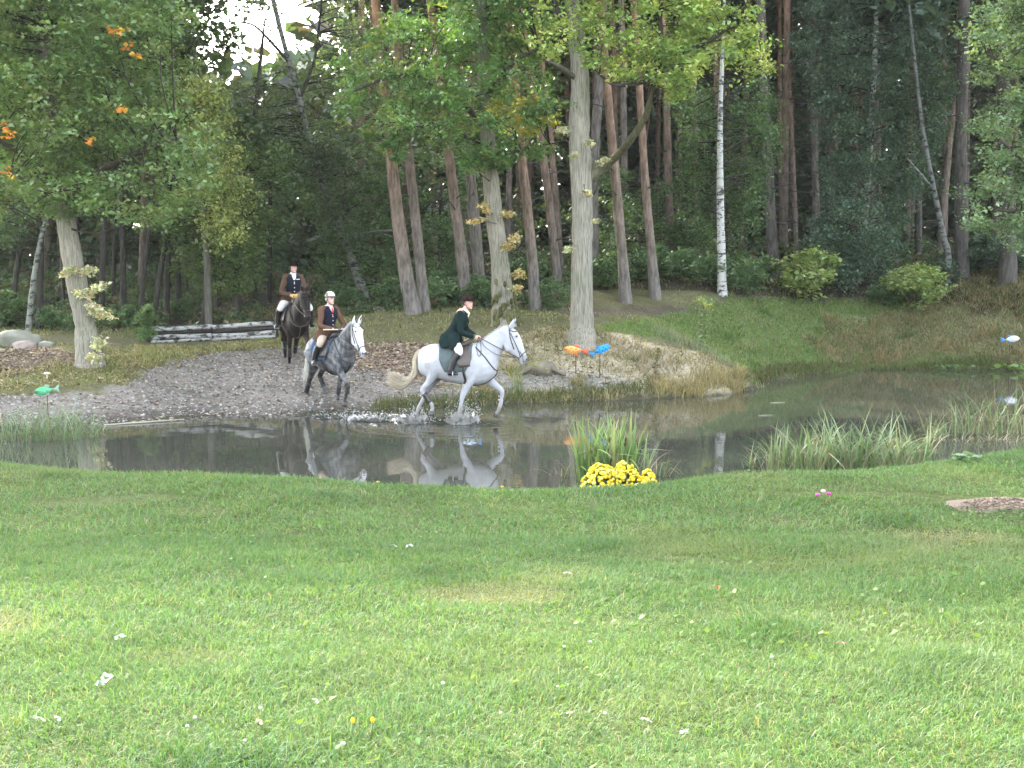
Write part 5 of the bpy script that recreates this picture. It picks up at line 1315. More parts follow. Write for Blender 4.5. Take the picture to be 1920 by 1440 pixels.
        raw('lapel', lambda mb: [mb.tube(crom([nek + [-.05, s_ * .055, .02], nek + [.03, s_ * .07, -.03], che + [.132, s_ * .05, .05], che + [.15, s_ * .008, -.07]], 14), np.c_[np.linspace(.022, .008, 14), np.linspace(.014, .01, 14)], 8, np.array(wear['jacket']) * .55) for s_ in (-1, 1)], 'velvet', jo)
        [raw('cuff', lambda mb: mb.tube([arms[s_][2] - (arms[s_][2] - arms[s_][1]) * .10, arms[s_][2] - (arms[s_][2] - arms[s_][1]) * .04], [.051, .051], 12, (.11, .15, .09)), 'cloth', jo) for s_ in (-1, 1)]
    # stock / shirt front
    def stock(mb):
        x0 = .150 if wear.get('vest') else .138
        mb.tube([nek + [0, 0, -.035], nek + [.008, 0, .03]], [.072, .066], 14, wear['stock'])
        mb.tube([nek + [.055, 0, 0], nek + [.09, 0, -.05], che + [x0 - .005, 0, .05], che + [x0 + .004, 0, -.03]], np.array([(.045, .02), (.05, .02), (.035, .012), (.008, .006)]), 10, wear['stock'], up=(1, 0, 0))
        if wear.get('tie'): mb.tube([nek + [.085, 0, -.02], nek + [.115, 0, -.07], che + [x0 + .012, 0, .03]], [(.016, .008), (.018, .008), (.012, .006)], 8, wear['tie'], up=(1, 0, 0))
    raw('stock', stock)
    if wear.get('gloves'):
        for s_ in (-1, 1): cloth('glove', lambda mb: hand(mb, s_, .006), wear['gloves'], .006, 1)
    # helmet
    def hel(mb):
        c_ = Hd((-.008, 0, .062)); u = np.linspace(0, 2 * math.pi, 24, endpoint=False); rings = []
        for ph in np.linspace(0.02, math.pi / 2 + .16, 9):
            rings.append(np.array([Hd((-.008 + .122 * math.sin(ph) * math.cos(a), .102 * math.sin(ph) * math.sin(a), .058 + .112 * math.cos(ph))) for a in u]))
        V = np.vstack(rings); F4 = [(i * 24 + j, (i + 1) * 24 + j, (i + 1) * 24 + (j + 1) % 24, i * 24 + (j + 1) % 24) for i in range(8) for j in range(24)]
        F3 = [(0, j, j + 1) for j in range(1, 23)]
        C = np.tile(wear['helmet'], (len(V), 1))
        if wear.get('helmet_front') is not None:
            ph_ = np.repeat(np.arange(9), 24); an_ = np.tile(u, 9); fr_ = (np.abs(((an_ + math.pi) % (2 * math.pi)) - math.pi) < 1.05) & (ph_ < 7) | (ph_ < 4); C[fr_] = wear['helmet_front']
        mb.add(V, F3, F4, C)
    ho = raw('helmet', hel, wear.get('helmet_mat', 'velvet'))
    raw('peak', lambda mb: mb.tube([Hd((.095, 0, .050)), Hd((.125, 0, .044)), Hd((.152, 0, .036))], [(.088, .008), (.070, .007), (.03, .005)], 14, np.array(wear.get('peak', wear['helmet'])) * .8, up=(0, 0, 1)), wear.get('helmet_mat', 'velvet'), ho)
    raw('chin_strap', lambda mb: [mb.tube(crom([Hd((.0, s_ * .095, .05)), Hd((.015, s_ * .082, -.04)), Hd((.045, s_ * .04, -.105)), Hd((.05, 0, -.118))], 10), .006, 5, (.03, .025, .02)) for s_ in (-1, 1)], 'leather', ho)
    raw('hair', lambda mb: [mb.ell(Hd((-.055, 0, -.005)), (.062, .078, .06), 12, 8, wear['hair'])] + [mb.ell(Hd((-.02, s_ * .072, .01)), (.05, .016, .035), 8, 6, wear['hair']) for s_ in (-1, 1)], 'hair')
    for s_ in (-1, 1):
        raw('eye', lambda mb: mb.ell(Hd((.084, s_ * .032, .022)), (.010, .014, .008), 8, 6, (.05, .035, .03)), 'gloss')
    raw('mouth', lambda mb: mb.tube([Hd((.084, -.024, -.062)), Hd((.094, 0, -.064)), Hd((.084, .024, -.062))], [.004, .007, .004], 6, (.42, .16, .14)), 'skin')
    return root
SK = (.62, .36, .28)
rider1 = build_rider('woman in dark green riding coat and brown helmet riding the white horse', horse1,
    dict(pelvis=(-.12, 0, 1.60), waist=(-.05, 0, 1.76), chest=(.06, 0, 1.96), neck=(.13, 0, 2.13), head=(.20, 0, 2.275), head_yaw=R(-32), elbow_r=(.10, -.285, 1.74), wrist_r=(.33, -.09, 1.63), elbow_l=(.14, .26, 1.76), wrist_l=(.37, .05, 1.63), knee=(.06, .335, 1.36), ankle=(-.10, .395, .99), toe=(.03, .415, .935)),
    dict(skin=SK, jacket=(.009, .020, .019), breeches=(.74, .71, .68), stock=(.82, .74, .58), helmet=(.022, .012, .010), hair=(.03, .015, .012)), 1)
rider2 = build_rider('person in brown coat, navy vest and white fronted helmet riding the dapple grey horse', horse2,
    dict(pelvis=(-.13, 0, 1.60), waist=(-.11, 0, 1.77), chest=(-.07, 0, 1.98), neck=(-.04, 0, 2.16), head=(.0, 0, 2.30), head_yaw=R(8), elbow_r=(.06, -.30, 1.74), wrist_r=(.27, -.09, 1.66), elbow_l=(.06, .30, 1.74), wrist_l=(.27, .09, 1.66), knee=(.10, .335, 1.36), ankle=(-.06, .395, .99), toe=(.07, .43, .945)),
    dict(skin=(.62, .38, .32), jacket=(.105, .058, .037), vest=(.016, .016, .028), breeches=(.50, .38, .30), stock=(.6, .5, .45), tie=(.5, .06, .05), helmet=(.12, .095, .085), helmet_front=(.70, .68, .63), peak=(.06, .05, .05), helmet_mat='gloss', gloves=(.05, .045, .045), hair=(.35, .33, .31)), 2)
rider3 = build_rider('person in brown coat, dark vest and yellow gloves riding the bay horse', horse3,
    dict(pelvis=(-.13, 0, 1.60), waist=(-.12, 0, 1.77), chest=(-.09, 0, 1.98), neck=(-.06, 0, 2.16), head=(-.02, 0, 2.30), head_yaw=R(10), elbow_r=(.04, -.30, 1.74), wrist_r=(.26, -.10, 1.66), elbow_l=(.04, .30, 1.74), wrist_l=(.27, .06, 1.66), knee=(.12, .335, 1.38), ankle=(-.04, .395, .99), toe=(.09, .43, .945)),
    dict(skin=(.60, .36, .29), jacket=(.085, .05, .034), vest=(.013, .014, .022), breeches=(.66, .63, .60), stock=(.78, .78, .78), badge=True, helmet=(.010, .007, .006), gloves=(.66, .44, .14), hair=(.03, .018, .014)), 3)
# riding whip carried across the grey horse
mb = MB(); mb.tube([(0, .46, .01), (0, .2, 0), (0, -.1, -.004), (0, -.40, .0)], [.008, .012, .012, .014], 8, (.70, .56, .36))
wp = solo('riding_whip', mb.mesh('riding_whip', M['wood']), 'cream riding whip held crosswise by the rider of the grey horse', 'whip', Vector(horse2.location) + Matrix.Rotation(horse2.rotation_euler[2], 3, 'Z') @ Vector((.335, 0, 1.665)), rotz=horse2.rotation_euler[2])

# ================================================================== splash
r = np.random.default_rng(501)
m, t, out = nodes_of('splash_water')
b = N(t, 'ShaderNodeBsdfPrincipled'); b.inputs['Base Color'].default_value = (.5, .49, .46, 1); b.inputs['Roughness'].default_value = .15
b.inputs['Transmission Weight'].default_value = .35; b.inputs['IOR'].default_value = 1.33; b.inputs['Specular IOR Level'].default_value = .8; t.links.new(b.outputs[0], out.inputs[0]); M['splash'] = m
def splash(label, px, py, d, rad, hgt, n, seed, sheets=5):
    r = np.random.default_rng(seed); c0 = P(px, py, d=d); c0[2] = 0
    root = thing('water_splash', label, 'splash', c0, group='splashes thrown up by the white horse')
    mb = MB()
    for k in range(n):
        a = r.uniform(0, 6.28); rr = rad * r.uniform(.1, 1.25); z = abs(r.normal(0, hgt * .75)) + .01
        s_ = r.uniform(.005, .013); mb.ell((math.cos(a) * rr, math.sin(a) * rr * .7, z), (s_, s_, s_ * r.uniform(.8, 2)), 6, 4)
    part('droplets', mb.mesh('droplets', M['splash']), root, kind='stuff')
    mb = MB()
    nu = 44
    for sheet in range(sheets):
        r0 = rad * r.uniform(.35, .9); a0 = r.uniform(0, 6.28); sp_ = r.uniform(1.2, 2.8); V = []; nv = 6
        for i in range(nu):
            f = i / (nu - 1); a = a0 + sp_ * f; env = math.sin(math.pi * f) ** .7
            hh = hgt * env * (.35 + .65 * abs(math.sin(7 * f + sheet) + .5 * math.sin(19 * f + 2 * sheet)) / 1.5) * r.uniform(.75, 1.1)
            for j in range(nv):
                g = j / (nv - 1); rr = r0 * (1 + .45 * g * g); V.append((math.cos(a) * rr + r.normal(0, .006), math.sin(a) * rr * .75, -.02 + hh * g))
        F4 = [(i * nv + j, (i + 1) * nv + j, (i + 1) * nv + j + 1, i * nv + j + 1) for i in range(nu - 1) for j in range(nv - 1)]
        mb.add(V, None, F4)
    part('water_sheet', mb.mesh('water_sheet', M['splash']), root, kind='stuff')
splash('spray round the planted forefoot of the white horse', 868, 794, 24.62, .30, .30, 420, 1, 12)
splash('spray round the trailing hind foot of the white horse', 780, 790, 24.85, .32, .22, 320, 2, 10)
splash('churned wake between the grey and the white horse', 700, 783, 25.3, .55, .12, 220, 3, 12)
splash('faint ripples where the grey horse will enter the water', 640, 779, 25.8, .5, .06, 90, 4, 8)

# ================================================================== log jumps
def log_part(root, a, b_, rad, seed, dark=False):
    r = np.random.default_rng(seed); q = crom(np.array([a, np.array(a) * .66 + np.array(b_) * .34 + r.normal(0, .012, 3), np.array(a) * .33 + np.array(b_) * .67 + r.normal(0, .012, 3), b_]), 16)
    mb = MB(); mb.tube(q, rad * (1 + .06 * r.normal(size=16)), 12, (.045, .04, .036) if dark else (.36, .355, .335)); part('log', mb.mesh('log', M['bark_dark' if dark else 'birch']), root)  # dark logs are painted near black for the shaded inside of the stack
for k, (x0, x1, y0, y1, d0, d1, lab) in enumerate([(284, 397, 643, 639, 34.6, 34.8, 'left one of two low jumps of stacked white birch logs'), (399, 516, 639, 634, 34.9, 35.3, 'right one of two low jumps of stacked birch logs behind the bay horse')]):
    a, b_ = ground_at(x0, y0), ground_at(x1, y1)
    dv = (b_ - a); L = np.linalg.norm(dv)
    root = thing('log_jump', lab, 'log jump', a, group='birch log jumps')
    U = dv; zz = lambda f, z, yo: (dv * f + np.array([0, yo, z]))
    log_part(root, zz(0, .035, -.03), zz(1, .045, -.03), .045, 10 + k)
    log_part(root, zz(-.01, .135, -.02), zz(1, .15, -.02), .062, 20 + k)
    log_part(root, zz(0, .25, .06), zz(1, .26, .06), .062, 30 + k, True)  # dark filler in the gap, standing in for its shade
    log_part(root, zz(.01, .365, .06), zz(1.0, .385, .06), .065, 40 + k)
    log_part(root, zz(0, .09, .22), zz(1, .10, .22), .09, 50 + k, True)  # dark back row, added to keep the gaps between front logs dark
    log_part(root, zz(0, .27, .24), zz(1, .28, .24), .08, 60 + k, True)
    for f in (.0, 1.0):
        mb = MB(); p = zz(f, 0, .10) + [(-.05 if f == 0 else .03), 0, 0]; mb.tube([p + [0, 0, -.2], p + [0, 0, .2], p + [0, 0, .32]], [.045, .043, .040], 9, (.05, .045, .04)); part('post', mb.mesh('post', M['bark_dark']), root)

# ================================================================== boulders, stump, mushrooms, dirt
def boulder(name, label, cat, c, rad, col, seed, mat='stone', lump=.13, flat=.5):
    r = np.random.default_rng(seed); u = np.linspace(0, 2 * math.pi, 30, endpoint=False); v = np.linspace(0, math.pi, 17)[1:-1]
    V = np.stack([np.outer(np.sin(v), np.cos(u)), np.outer(np.sin(v), np.sin(u)), np.outer(np.cos(v), np.ones(30))], -1).reshape(-1, 3); V = np.vstack([V, (0, 0, 1), (0, 0, -1)])
    ph = r.uniform(0, 6.28, (5, 3)); fr = r.normal(0, 2.0, (5, 3))
    k = 1 + sum(lump / (1 + i * .4) * np.sin(V @ fr[i] * (1 + .5 * i) + ph[i, 0]) for i in range(5))
    V = V * k[:, None]; V = np.sign(V) * np.abs(V) ** .85 * np.array(rad)
    C = np.tile(col, (len(V), 1)) * (1 + .12 * np.sin(V @ fr[0] * 6))[:, None]
    F4 = [(i * 30 + j, (i + 1) * 30 + j, (i + 1) * 30 + (j + 1) % 30, i * 30 + (j + 1) % 30) for i in range(14) for j in range(30)]
    F3 = [(450, j, (j + 1) % 30) for j in range(30)] + [(451, 14 * 30 + (j + 1) % 30, 14 * 30 + j) for j in range(30)]
    return mk_mesh(name, V, [F4, F3], C, M[mat], True)
def onground(px, py, d, dz=0.): p = P(px, py, d=d); p[2] = gz(p[0], p[1]) + dz; return p
solo('boulder', boulder('boulder', '', '', None, (.66, .45, .30), (.24, .24, .19), 61), 'largest grey green boulder at the left edge', 'boulder', onground(32, 645, 32.4, .08), 'boulders by the left oak')
solo('boulder', boulder('boulder', '', '', None, (.27, .22, .16), (.32, .26, .23), 62), 'pinkish boulder in front of the largest boulder', 'boulder', onground(45, 648, 31.6, .06), 'boulders by the left oak')
solo('boulder', boulder('boulder', '', '', None, (.19, .16, .10), (.24, .235, .2), 63), 'small grey boulder right of the pinkish boulder', 'boulder', onground(85, 646, 32.0, .05), 'boulders by the left oak')
# mossy stump on the mound
p = onground(1012, 694, 30.2, .06)
root = thing('tree_stump', 'mossy old root stump on the mound behind the horse head', 'stump', p)
part('wood', boulder('wood', '', '', None, (.33, .26, .22), (.19, .165, .12), 64, 'wood', .2), root)
mb = MB()
for k in range(70):
    a = rng.uniform(0, 6.28); e = rng.uniform(.2, 1.4); mb.ell((math.cos(a) * math.cos(e) * .33, math.sin(a) * math.cos(e) * .27, math.sin(e) * .22), (.05, .05, .03), 6, 4, np.array([.19, .20, .05]) * rng.uniform(.6, 1.3))
part('moss', mb.mesh('moss', M['earth']), root, kind='stuff')
for k in range(4):
    a = [2.9, 3.6, -.3, .5][k]; e = np.array([math.cos(a), math.sin(a) * .5 - .3, 0]); mb = MB(); mb.tube(crom([e * .2 + [0, 0, .1], e * .4 + [0, 0, .02], e * .62 + [0, 0, -.08]], 7), np.linspace(.08, .03, 7), 8, (.16, .14, .10)); part('root', mb.mesh('root', M['wood']), root)
def mushroom(px, py, d, w, label):
    p = onground(px, py, d); root = thing('mushroom', label, 'mushroom', p, group='pale mushrooms near the left oak'); rr = w * d / F / 2
    mb = MB(); mb.tube([(0, 0, -.02), (0, 0, rr * .8), (0, 0, rr * 1.3)], [rr * .28, rr * .22, rr * .2], 8, (.6, .56, .46)); part('stem', mb.mesh('stem', M['cloth']), root)
    mb = MB(); mb.tube([(0, 0, rr * 1.15), (0, 0, rr * 1.3), (0, 0, rr * 1.55), (0, 0, rr * 1.7)], [rr * .8, rr, rr * .75, rr * .2], 14, (.72, .66, .5)); part('cap', mb.mesh('cap', M['cloth']), root)
mushroom(88, 699, 28.0, 14, 'large pale mushroom left of the oak trunk'); mushroom(78, 723, 27.2, 6, 'left one of two tiny pale mushrooms above the green fish'); mushroom(90, 724, 27.2, 7, 'right one of two tiny pale mushrooms above the green fish')
# molehill on the lawn
p = ground_at(1885, 952); p[2] = gz(p[0], p[1])
root = thing('molehill', 'heap of crumbly brown earth on the lawn at the right edge', 'molehill', p)
part('heap', boulder('heap', '', '', None, (.44, .24, .05), (.20, .155, .12), 65, 'earth', .2), root)
mb = MB()
for k in range(1300):
    a = rng.uniform(0, 6.28); f = rng.uniform(0, 1) ** .5 * 1.15; s_ = rng.uniform(.006, .017); mb.ell((math.cos(a) * f * .52, math.sin(a) * f * .31, max(0, .075 * (1 - f * f)) + .006), (s_, s_, s_ * .7), 6, 4, np.array([.22, .17, .13]) * rng.uniform(.5, 1.3))
part('crumbs', mb.mesh('crumbs', M['earth']), root, kind='stuff')

# ================================================================== fish on sticks
def fish(label, px, py, d, wpx, tilt, c1, c2, spots, flip=1, base_py=None, ground=None):
    c0 = P(px, py, d=d); s_ = wpx * d / F
    gzb = gz(c0[0], c0[1]); base = np.array([c0[0], c0[1], max(gzb, -.12)])
    root = thing('fish_sign', label, 'fish sign', base, group='painted wooden fish on sticks')
    h = c0[2] - base[2]
    T_ = np.linspace(0, 1, 15); up_ = .17 * np.sin(np.pi * T_ ** .8) ** .8; 
    pts = [(-.5 + .74 * f, u_) for f, u_ in zip(T_, up_)] ; lowp = [(-.5 + .74 * f, -u_ * .9) for f, u_ in zip(T_, up_)][::-1]
    ct, st = math.cos(tilt), math.sin(tilt)
    def tr(x, y, dy=0.): x *= flip; return (s_ * (x * ct - y * st), dy, h + s_ * (x * st + y * ct))
    def plate(nm, poly, th, col, dy=0., par=None):
        n = len(poly); V = [tr(x, y, dy - th / 2) for x, y in poly] + [tr(x, y, dy + th / 2) for x, y in poly]
        mb = MB(); cf = np.mean(V[:n], 0); cb = np.mean(V[n:], 0); V = V + [tuple(cf), tuple(cb)]
        F3 = [(2 * n, i, (i + 1) % n) for i in range(n)] + [(2 * n + 1, n + (i + 1) % n, n + i) for i in range(n)]; F4 = [(i, n + i, n + (i + 1) % n, (i + 1) % n) for i in range(n)]
        mb.add(V, F3, F4, col); return part(nm, mb.mesh(nm, M['paint'], False), par or root)
    bo = plate('body', pts[:-1] + [(.24, .035), (.24, -.035)] + lowp[1:], .016, c1)
    plate('tail', [(.20, .03), (.34, .05), (.5, .17), (.45, .0), (.5, -.17), (.34, -.06), (.20, -.03)], .016, c2)
    plate('fin', [(-.12, .15), (-.02, .24), (.1, .2), (.12, .12)], .014, c2)
    plate('fin', [(-.08, -.14), (.02, -.22), (.08, -.12)], .014, c2)
    for (sx, sy) in spots['at']:
        a = np.linspace(0, 6.28, 9)[:-1]; plate('spot', [(sx + .035 * math.cos(q), sy + .03 * math.sin(q)) for q in a], .022, spots['col'], 0, bo)
    a = np.linspace(0, 6.28, 9)[:-1]; plate('eye', [(-.40 + .02 * math.cos(q), .03 + .02 * math.sin(q)) for q in a], .024, (.02, .02, .02), 0, bo)
    mb = MB(); mb.tube([(0, .014, -.25), (0, .014, h * .5), (0, .014, h)], .011, 7, (.10, .07, .05)); part('stick', mb.mesh('stick', M['wood']), root)
SP = [(-.2, .06), (-.1, -.04), (0, .05), (.08, -.03), (-.25, -.05), (.14, .02)]
fish('orange fish sign with red tail on the mound below the grey oak', 1080, 657, 30.3, 47, R(-5), (.78, .36, .10), (.72, .13, .06), dict(at=SP, col=(.80, .16, .06)))
fish('blue fish sign tilted upward beside the orange one', 1125, 657, 30.2, 42, R(26), (.03, .30, .68), (.02, .22, .50), dict(at=SP, col=(.01, .10, .30)), flip=-1)
fish('white fish sign with blue tail at the far right waterside', 1894, 636, 38.2, 36, R(5), (.78, .78, .80), (.10, .30, .75), dict(at=SP[:3], col=(.35, .35, .38)), flip=-1)
fish('green fish sign above the reeds at the left edge', 88, 732, 23.2, 48, R(9), (.10, .42, .20), (.24, .38, .26), dict(at=SP[1:4], col=(.22, .36, .30)))
fish('white and blue fish sign hidden behind the white horse shoulder', 884, 690, 28.2, 40, R(4), (.7, .75, .8), (.15, .35, .7), dict(at=SP[:2], col=(.2, .4, .7)))

# ================================================================== reeds, rushes and other waterside plants
def reed_clump(label, px, py, d, wpx, hpx, n, cols, seed, lean=.16, curl=.35, width=.022, group=None, name='reed_clump', dead=.12, z=None):
    r = np.random.default_rng(seed); c0 = P(px, py, d=d); c0[2] = max(gz(c0[0], c0[1]), -.10) if z is None else z
    root = thing(name, label, 'reeds', c0, group=group)
    rad = wpx * d / F / 2; H = (hpx * d / F) - (0 - min(0, c0[2])) * 0 + max(0, -c0[2])
    mb = MB()
    for k in range(n):
        a = r.uniform(0, 6.28); f = math.sqrt(r.uniform()); b_ = np.array([math.cos(a) * f * rad, math.sin(a) * f * rad * .55, -.04])
        L = H * r.uniform(.5, 1.12); an = r.uniform(0, 6.28); ln = abs(r.normal(lean, .12)) + .25 * max(0, f - .7); dirv = np.array([math.cos(an) + .9 * math.cos(a) * f, math.sin(an) * .6 + .4 * math.sin(a), 0]); dirv /= np.linalg.norm(dirv) + 1e-6
        col = np.array(cols[r.integers(len(cols))]) * r.uniform(.75, 1.25); isd = r.uniform() < dead
        if isd: col = np.array([.34, .29, .18]) * r.uniform(.6, 1.2); ln += r.uniform(.2, .9)
        q = [b_]; th = ln * .5; cu = curl * r.uniform(.1, 1.8); kink = r.uniform() < .14
        for j in range(5):
            q.append(q[-1] + (np.array([0, 0, 1]) * math.cos(th) + dirv * math.sin(th)) * L / 5); th = min(th + cu / 5 * (1 + j * .6) + (1.3 if kink and j == 2 else 0), 2.3)
        q = np.array(q); w = width * r.uniform(.6, 1.2) * np.array([.8, 1, 1, .85, .55, .06])
        sd = np.cross(dirv, (0, 0, 1)); sd = sd * math.cos(r.uniform(-1, 1)) + dirv * math.sin(r.uniform(-1, 1)) * .6
        nn = np.cross(sd, (0, 0, 1)) * .15
        V = np.vstack([q - sd * w[:, None] / 2, q + nn * w[:, None], q + sd * w[:, None] / 2]); m_ = 6
        F4 = [(j, j + 1, m_ + j + 1, m_ + j) for j in range(5)] + [(m_ + j, m_ + j + 1, 2 * m_ + j + 1, 2 * m_ + j) for j in range(5)]
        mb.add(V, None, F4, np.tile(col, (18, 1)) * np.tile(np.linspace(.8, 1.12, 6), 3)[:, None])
    part('blades', mb.mesh('blades', M['reed'], False), root, kind='stuff')
    return root
RG = [(.15, .25, .08), (.19, .29, .10), (.11, .19, .06), (.28, .33, .11)]
RW = [(.17, .25, .115), (.22, .29, .15), (.14, .21, .085), (.26, .28, .13)]
g = 'reed clumps along the near bank'
rc = reed_clump('upright green iris clump behind the yellow flowers', 1140, 905, 18.0, 116, 128, 210, RG, 1, .10, .22, .05, g)
mb = MB()
for (x, y) in [(-.05, .02), (.18, -.03)]:
    mb.tube([(x, y, .2), (x + .03, y, .5), (x + .06, y, .68)], [.007, .006, .005], 5, (.25, .14, .07)); mb.tube([(x + .05, y, .60), (x + .075, y, .72)], [.014, .012], 7, (.12, .05, .03))
part('seed_heads', mb.mesh('seed_heads', M['wood']), rc, kind='stuff')
reed_clump('loose bent reeds right of the iris clump', 1208, 905, 18.4, 80, 95, 44, RW, 2, .35, .6, .022, g, dead=.3)
reed_clump('few grey bent stalks left of the iris clump', 1062, 905, 18.4, 50, 62, 16, RW, 3, .45, .7, .016, g, dead=.5)
for k, (px, py, w, h, n, lab) in enumerate([(1412, 880, 34, 60, 16, 'small reed tuft standing apart in open water left of the reed bed'), (1458, 890, 55, 115, 50, 'leftmost tall tuft of the right hand reed bed'), (1520, 894, 90, 126, 100, 'dense part of the reed bed behind the lawn corner'), (1585, 892, 95, 132, 115, 'tallest middle part of the right hand reed bed'), (1650, 888, 95, 124, 105, 'right half of the reed bed with dead brown stalks'), (1716, 872, 70, 108, 55, 'right end of the near reed bed'), (1560, 896, 120, 50, 60, 'low matted sedge at the foot of the reed bed'), (1670, 884, 130, 56, 60, 'low brown sedge right of the reed bed foot')]):
    reed_clump(lab, px, py, P(px, py, z=-.02)[1], w, h, n, RW if k < 6 else [(.26, .24, .10), (.20, .22, .08), (.30, .22, .11)], 20 + k, .25, .55,   .032 if k < 6 else .014, g, dead=.15 if k < 6 else .5)
for k, (px, py, w, h, n, lab) in enumerate([(1770, 822, 70, 82, 34, 'thin reeds leaning left at the edge of the far reed island'), (1830, 815, 90, 110, 62, 'middle of the reed island at the right edge'), (1890, 815, 90, 115, 62, 'right part of the reed island touching the frame'), (1810, 828, 130, 34, 80, 'tangled dead stalks at the waterline of the reed island'), (1905, 830, 110, 34, 60, 'tangled dead stalks at the right frame edge')]):
    reed_clump(lab, px, py, P(px, py, z=-.02)[1], w, h, n, RW if k < 3 else [(.34, .31, .2), (.28, .25, .16), (.2, .2, .1)], 40 + k, .25 if k < 3 else .8, .6, .020, 'reeds of the right hand island', dead=.25 if k < 3 else .7)
for k, (px, py, w, h, n, lab) in enumerate([(15, 828, 80, 84, 80, 'reeds at the far left edge of the pond'), (70, 828, 70, 86, 70, 'reeds below the green fish'), (115, 826, 70, 96, 70, 'tallest tuft of the left reeds'), (160, 822, 52, 76, 44, 'right end of the left reeds'), (186, 812, 26, 34, 12, 'few short blades right of the left reeds'), (60, 826, 150, 24, 60, 'low matted stalks at the waterline of the left reeds')]):
    reed_clump(lab, px, py, P(px, py, z=-.02)[1], w, h, n, [(.17, .25, .13), (.21, .29, .16), (.15, .22, .10)] if k < 5 else [(.3, .29, .2), (.22, .24, .14)], 60 + k, .3, .6, .020, 'reeds along the left shore', dead=.15)
reed_clump('rush tuft just in front of the horse muzzle', 968, 748, 28.9, 26, 64, 60, [(.14, .20, .07), (.18, .22, .08)], 70, .07, .12, .010, 'rush tufts on the mound shore', 'rush_tuft', .1)
reed_clump('smaller rush tuft below the orange fish', 1043, 738, 29.3, 24, 46, 46, [(.17, .20, .08), (.22, .22, .10)], 71, .1, .15, .010, 'rush tufts on the mound shore', 'rush_tuft', .2)
reed_clump('yellowish fern like tuft above the rushes', 965, 690, 30.0, 40, 26, 50, [(.30, .31, .08), (.24, .27, .07)], 72, .4, .5, .02, None, 'fern_tuft', .1)

# goldenrod stalks behind the mound
def weed(label, px, py, d, hpx, seed, cols, flower=None):
    r = np.random.default_rng(seed); p = onground(px, py, d); H = hpx * d / F; root = thing('tall_weed', label, 'plant', p, group='tall weeds behind the mound')
    mb = MB(); tip = np.array([r.normal(0, .04), 0, H]); mb.tube(crom([(0, 0, -.05), tip * .5 + [.02, 0, 0], tip], 8), np.linspace(.009, .004, 8), 5, (.16, .20, .08)); part('stem', mb.mesh('stem', M['reed']), root)
    n = 90; f = r.uniform(.1, 1, n); a = r.uniform(0, 6.28, n); C_ = tip * f[:, None] + np.stack([np.cos(a) * .06, np.sin(a) * .06, np.zeros(n)], 1) * (1.2 - f)[:, None]
    V, Fq, Cc = leaf_arrays(C_, .11, palette(n, cols, r), r, .4, 2.6); part('leaves', mk_mesh('leaves', V, [Fq], Cc, M['leaf'], False), root, kind='stuff')
    if flower:
        n = 160; C_ = tip + r.normal(0, 1, (n, 3)) * [.07, .05, .06] + [0, 0, -.02]; V, Fq, Cc = leaf_arrays(C_, .045, palette(n, flower, r), r, .3, 1.4); part('flower_head', mk_mesh('flower_head', V, [Fq], Cc, M['petal'], False), root)
weed('taller yellow tipped goldenrod right of the grey oak', 1326, 692, 33.0, 92, 1, [(.16, .22, .10), (.2, .26, .12)], [(.36, .40, .10), (.3, .36, .1)])
weed('shorter goldenrod left of the taller one', 1312, 698, 32.8, 96, 2, [(.16, .22, .10), (.13, .18, .08)], [(.30, .36, .10), (.26, .32, .1)])
weed('thin weed on the dry shore below the blue fish', 1228, 735, 30.4, 60, 3, [(.2, .17, .08), (.16, .15, .07)])
# broad leaved plants at the right waterside
def broadleaf(label, px, py, d, wpx, n, size, cols, seed, z=None, group=None):
    r = np.random.default_rng(seed); p = P(px, py, d=d); p[2] = max(gz(p[0], p[1]), 0) if z is None else z; root = thing('broadleaf_plant', label, 'plant', p, group=group); W = wpx * d / F / 2
    for k in range(n):
        a = r.uniform(0, 6.28); f = math.sqrt(r.uniform()); c_ = np.array([math.cos(a) * f * W, math.sin(a) * f * W * .6, size * r.uniform(.3, .9)]); s_ = size * r.uniform(.7, 1.2)
        th = np.linspace(0, 2 * math.pi, 11)[:-1]; out_ = np.stack([np.cos(th) * s_ * .5, np.sin(th) * s_ * .38, .06 * s_ * np.sin(th * 2)], 1); e = Matrix.Rotation(r.uniform(0, 6.28), 3, 'Z') @ Matrix.Rotation(r.normal(0, .45), 3, 'X')
        V = np.vstack([out_, [0, 0, -.05 * s_]]) @ np.array(e).T + c_; F3 = [(10, i, (i + 1) % 10) for i in range(10)]
        mb = MB(); mb.add(V, F3, None, np.array(cols[r.integers(len(cols))]) * r.uniform(.8, 1.2)); mb.tube([(c_[0] * .5, c_[1] * .5, -.03), c_ * [.8, .8, .6], c_], .004, 4, (.14, .2, .08)); part('leaf', mb.mesh('leaf', M['leaf']), root)
broadleaf('bright round leaved plant at the far right waterside', 1895, 676, 37.6, 70, 26, .22, [(.24, .36, .10), (.18, .30, .08)], 1, group='broad leaved plants by the water')
broadleaf('round leaved plant left of the bright one by the water', 1790, 680, 37.8, 80, 18, .20, [(.16, .26, .08), (.12, .2, .07)], 2, group='broad leaved plants by the water')
broadleaf('pale thistle like weed on the lawn corner right of the reeds', 1806, 918, 14.6, 60, 16, .12, [(.20, .30, .17), (.16, .26, .13)], 3)

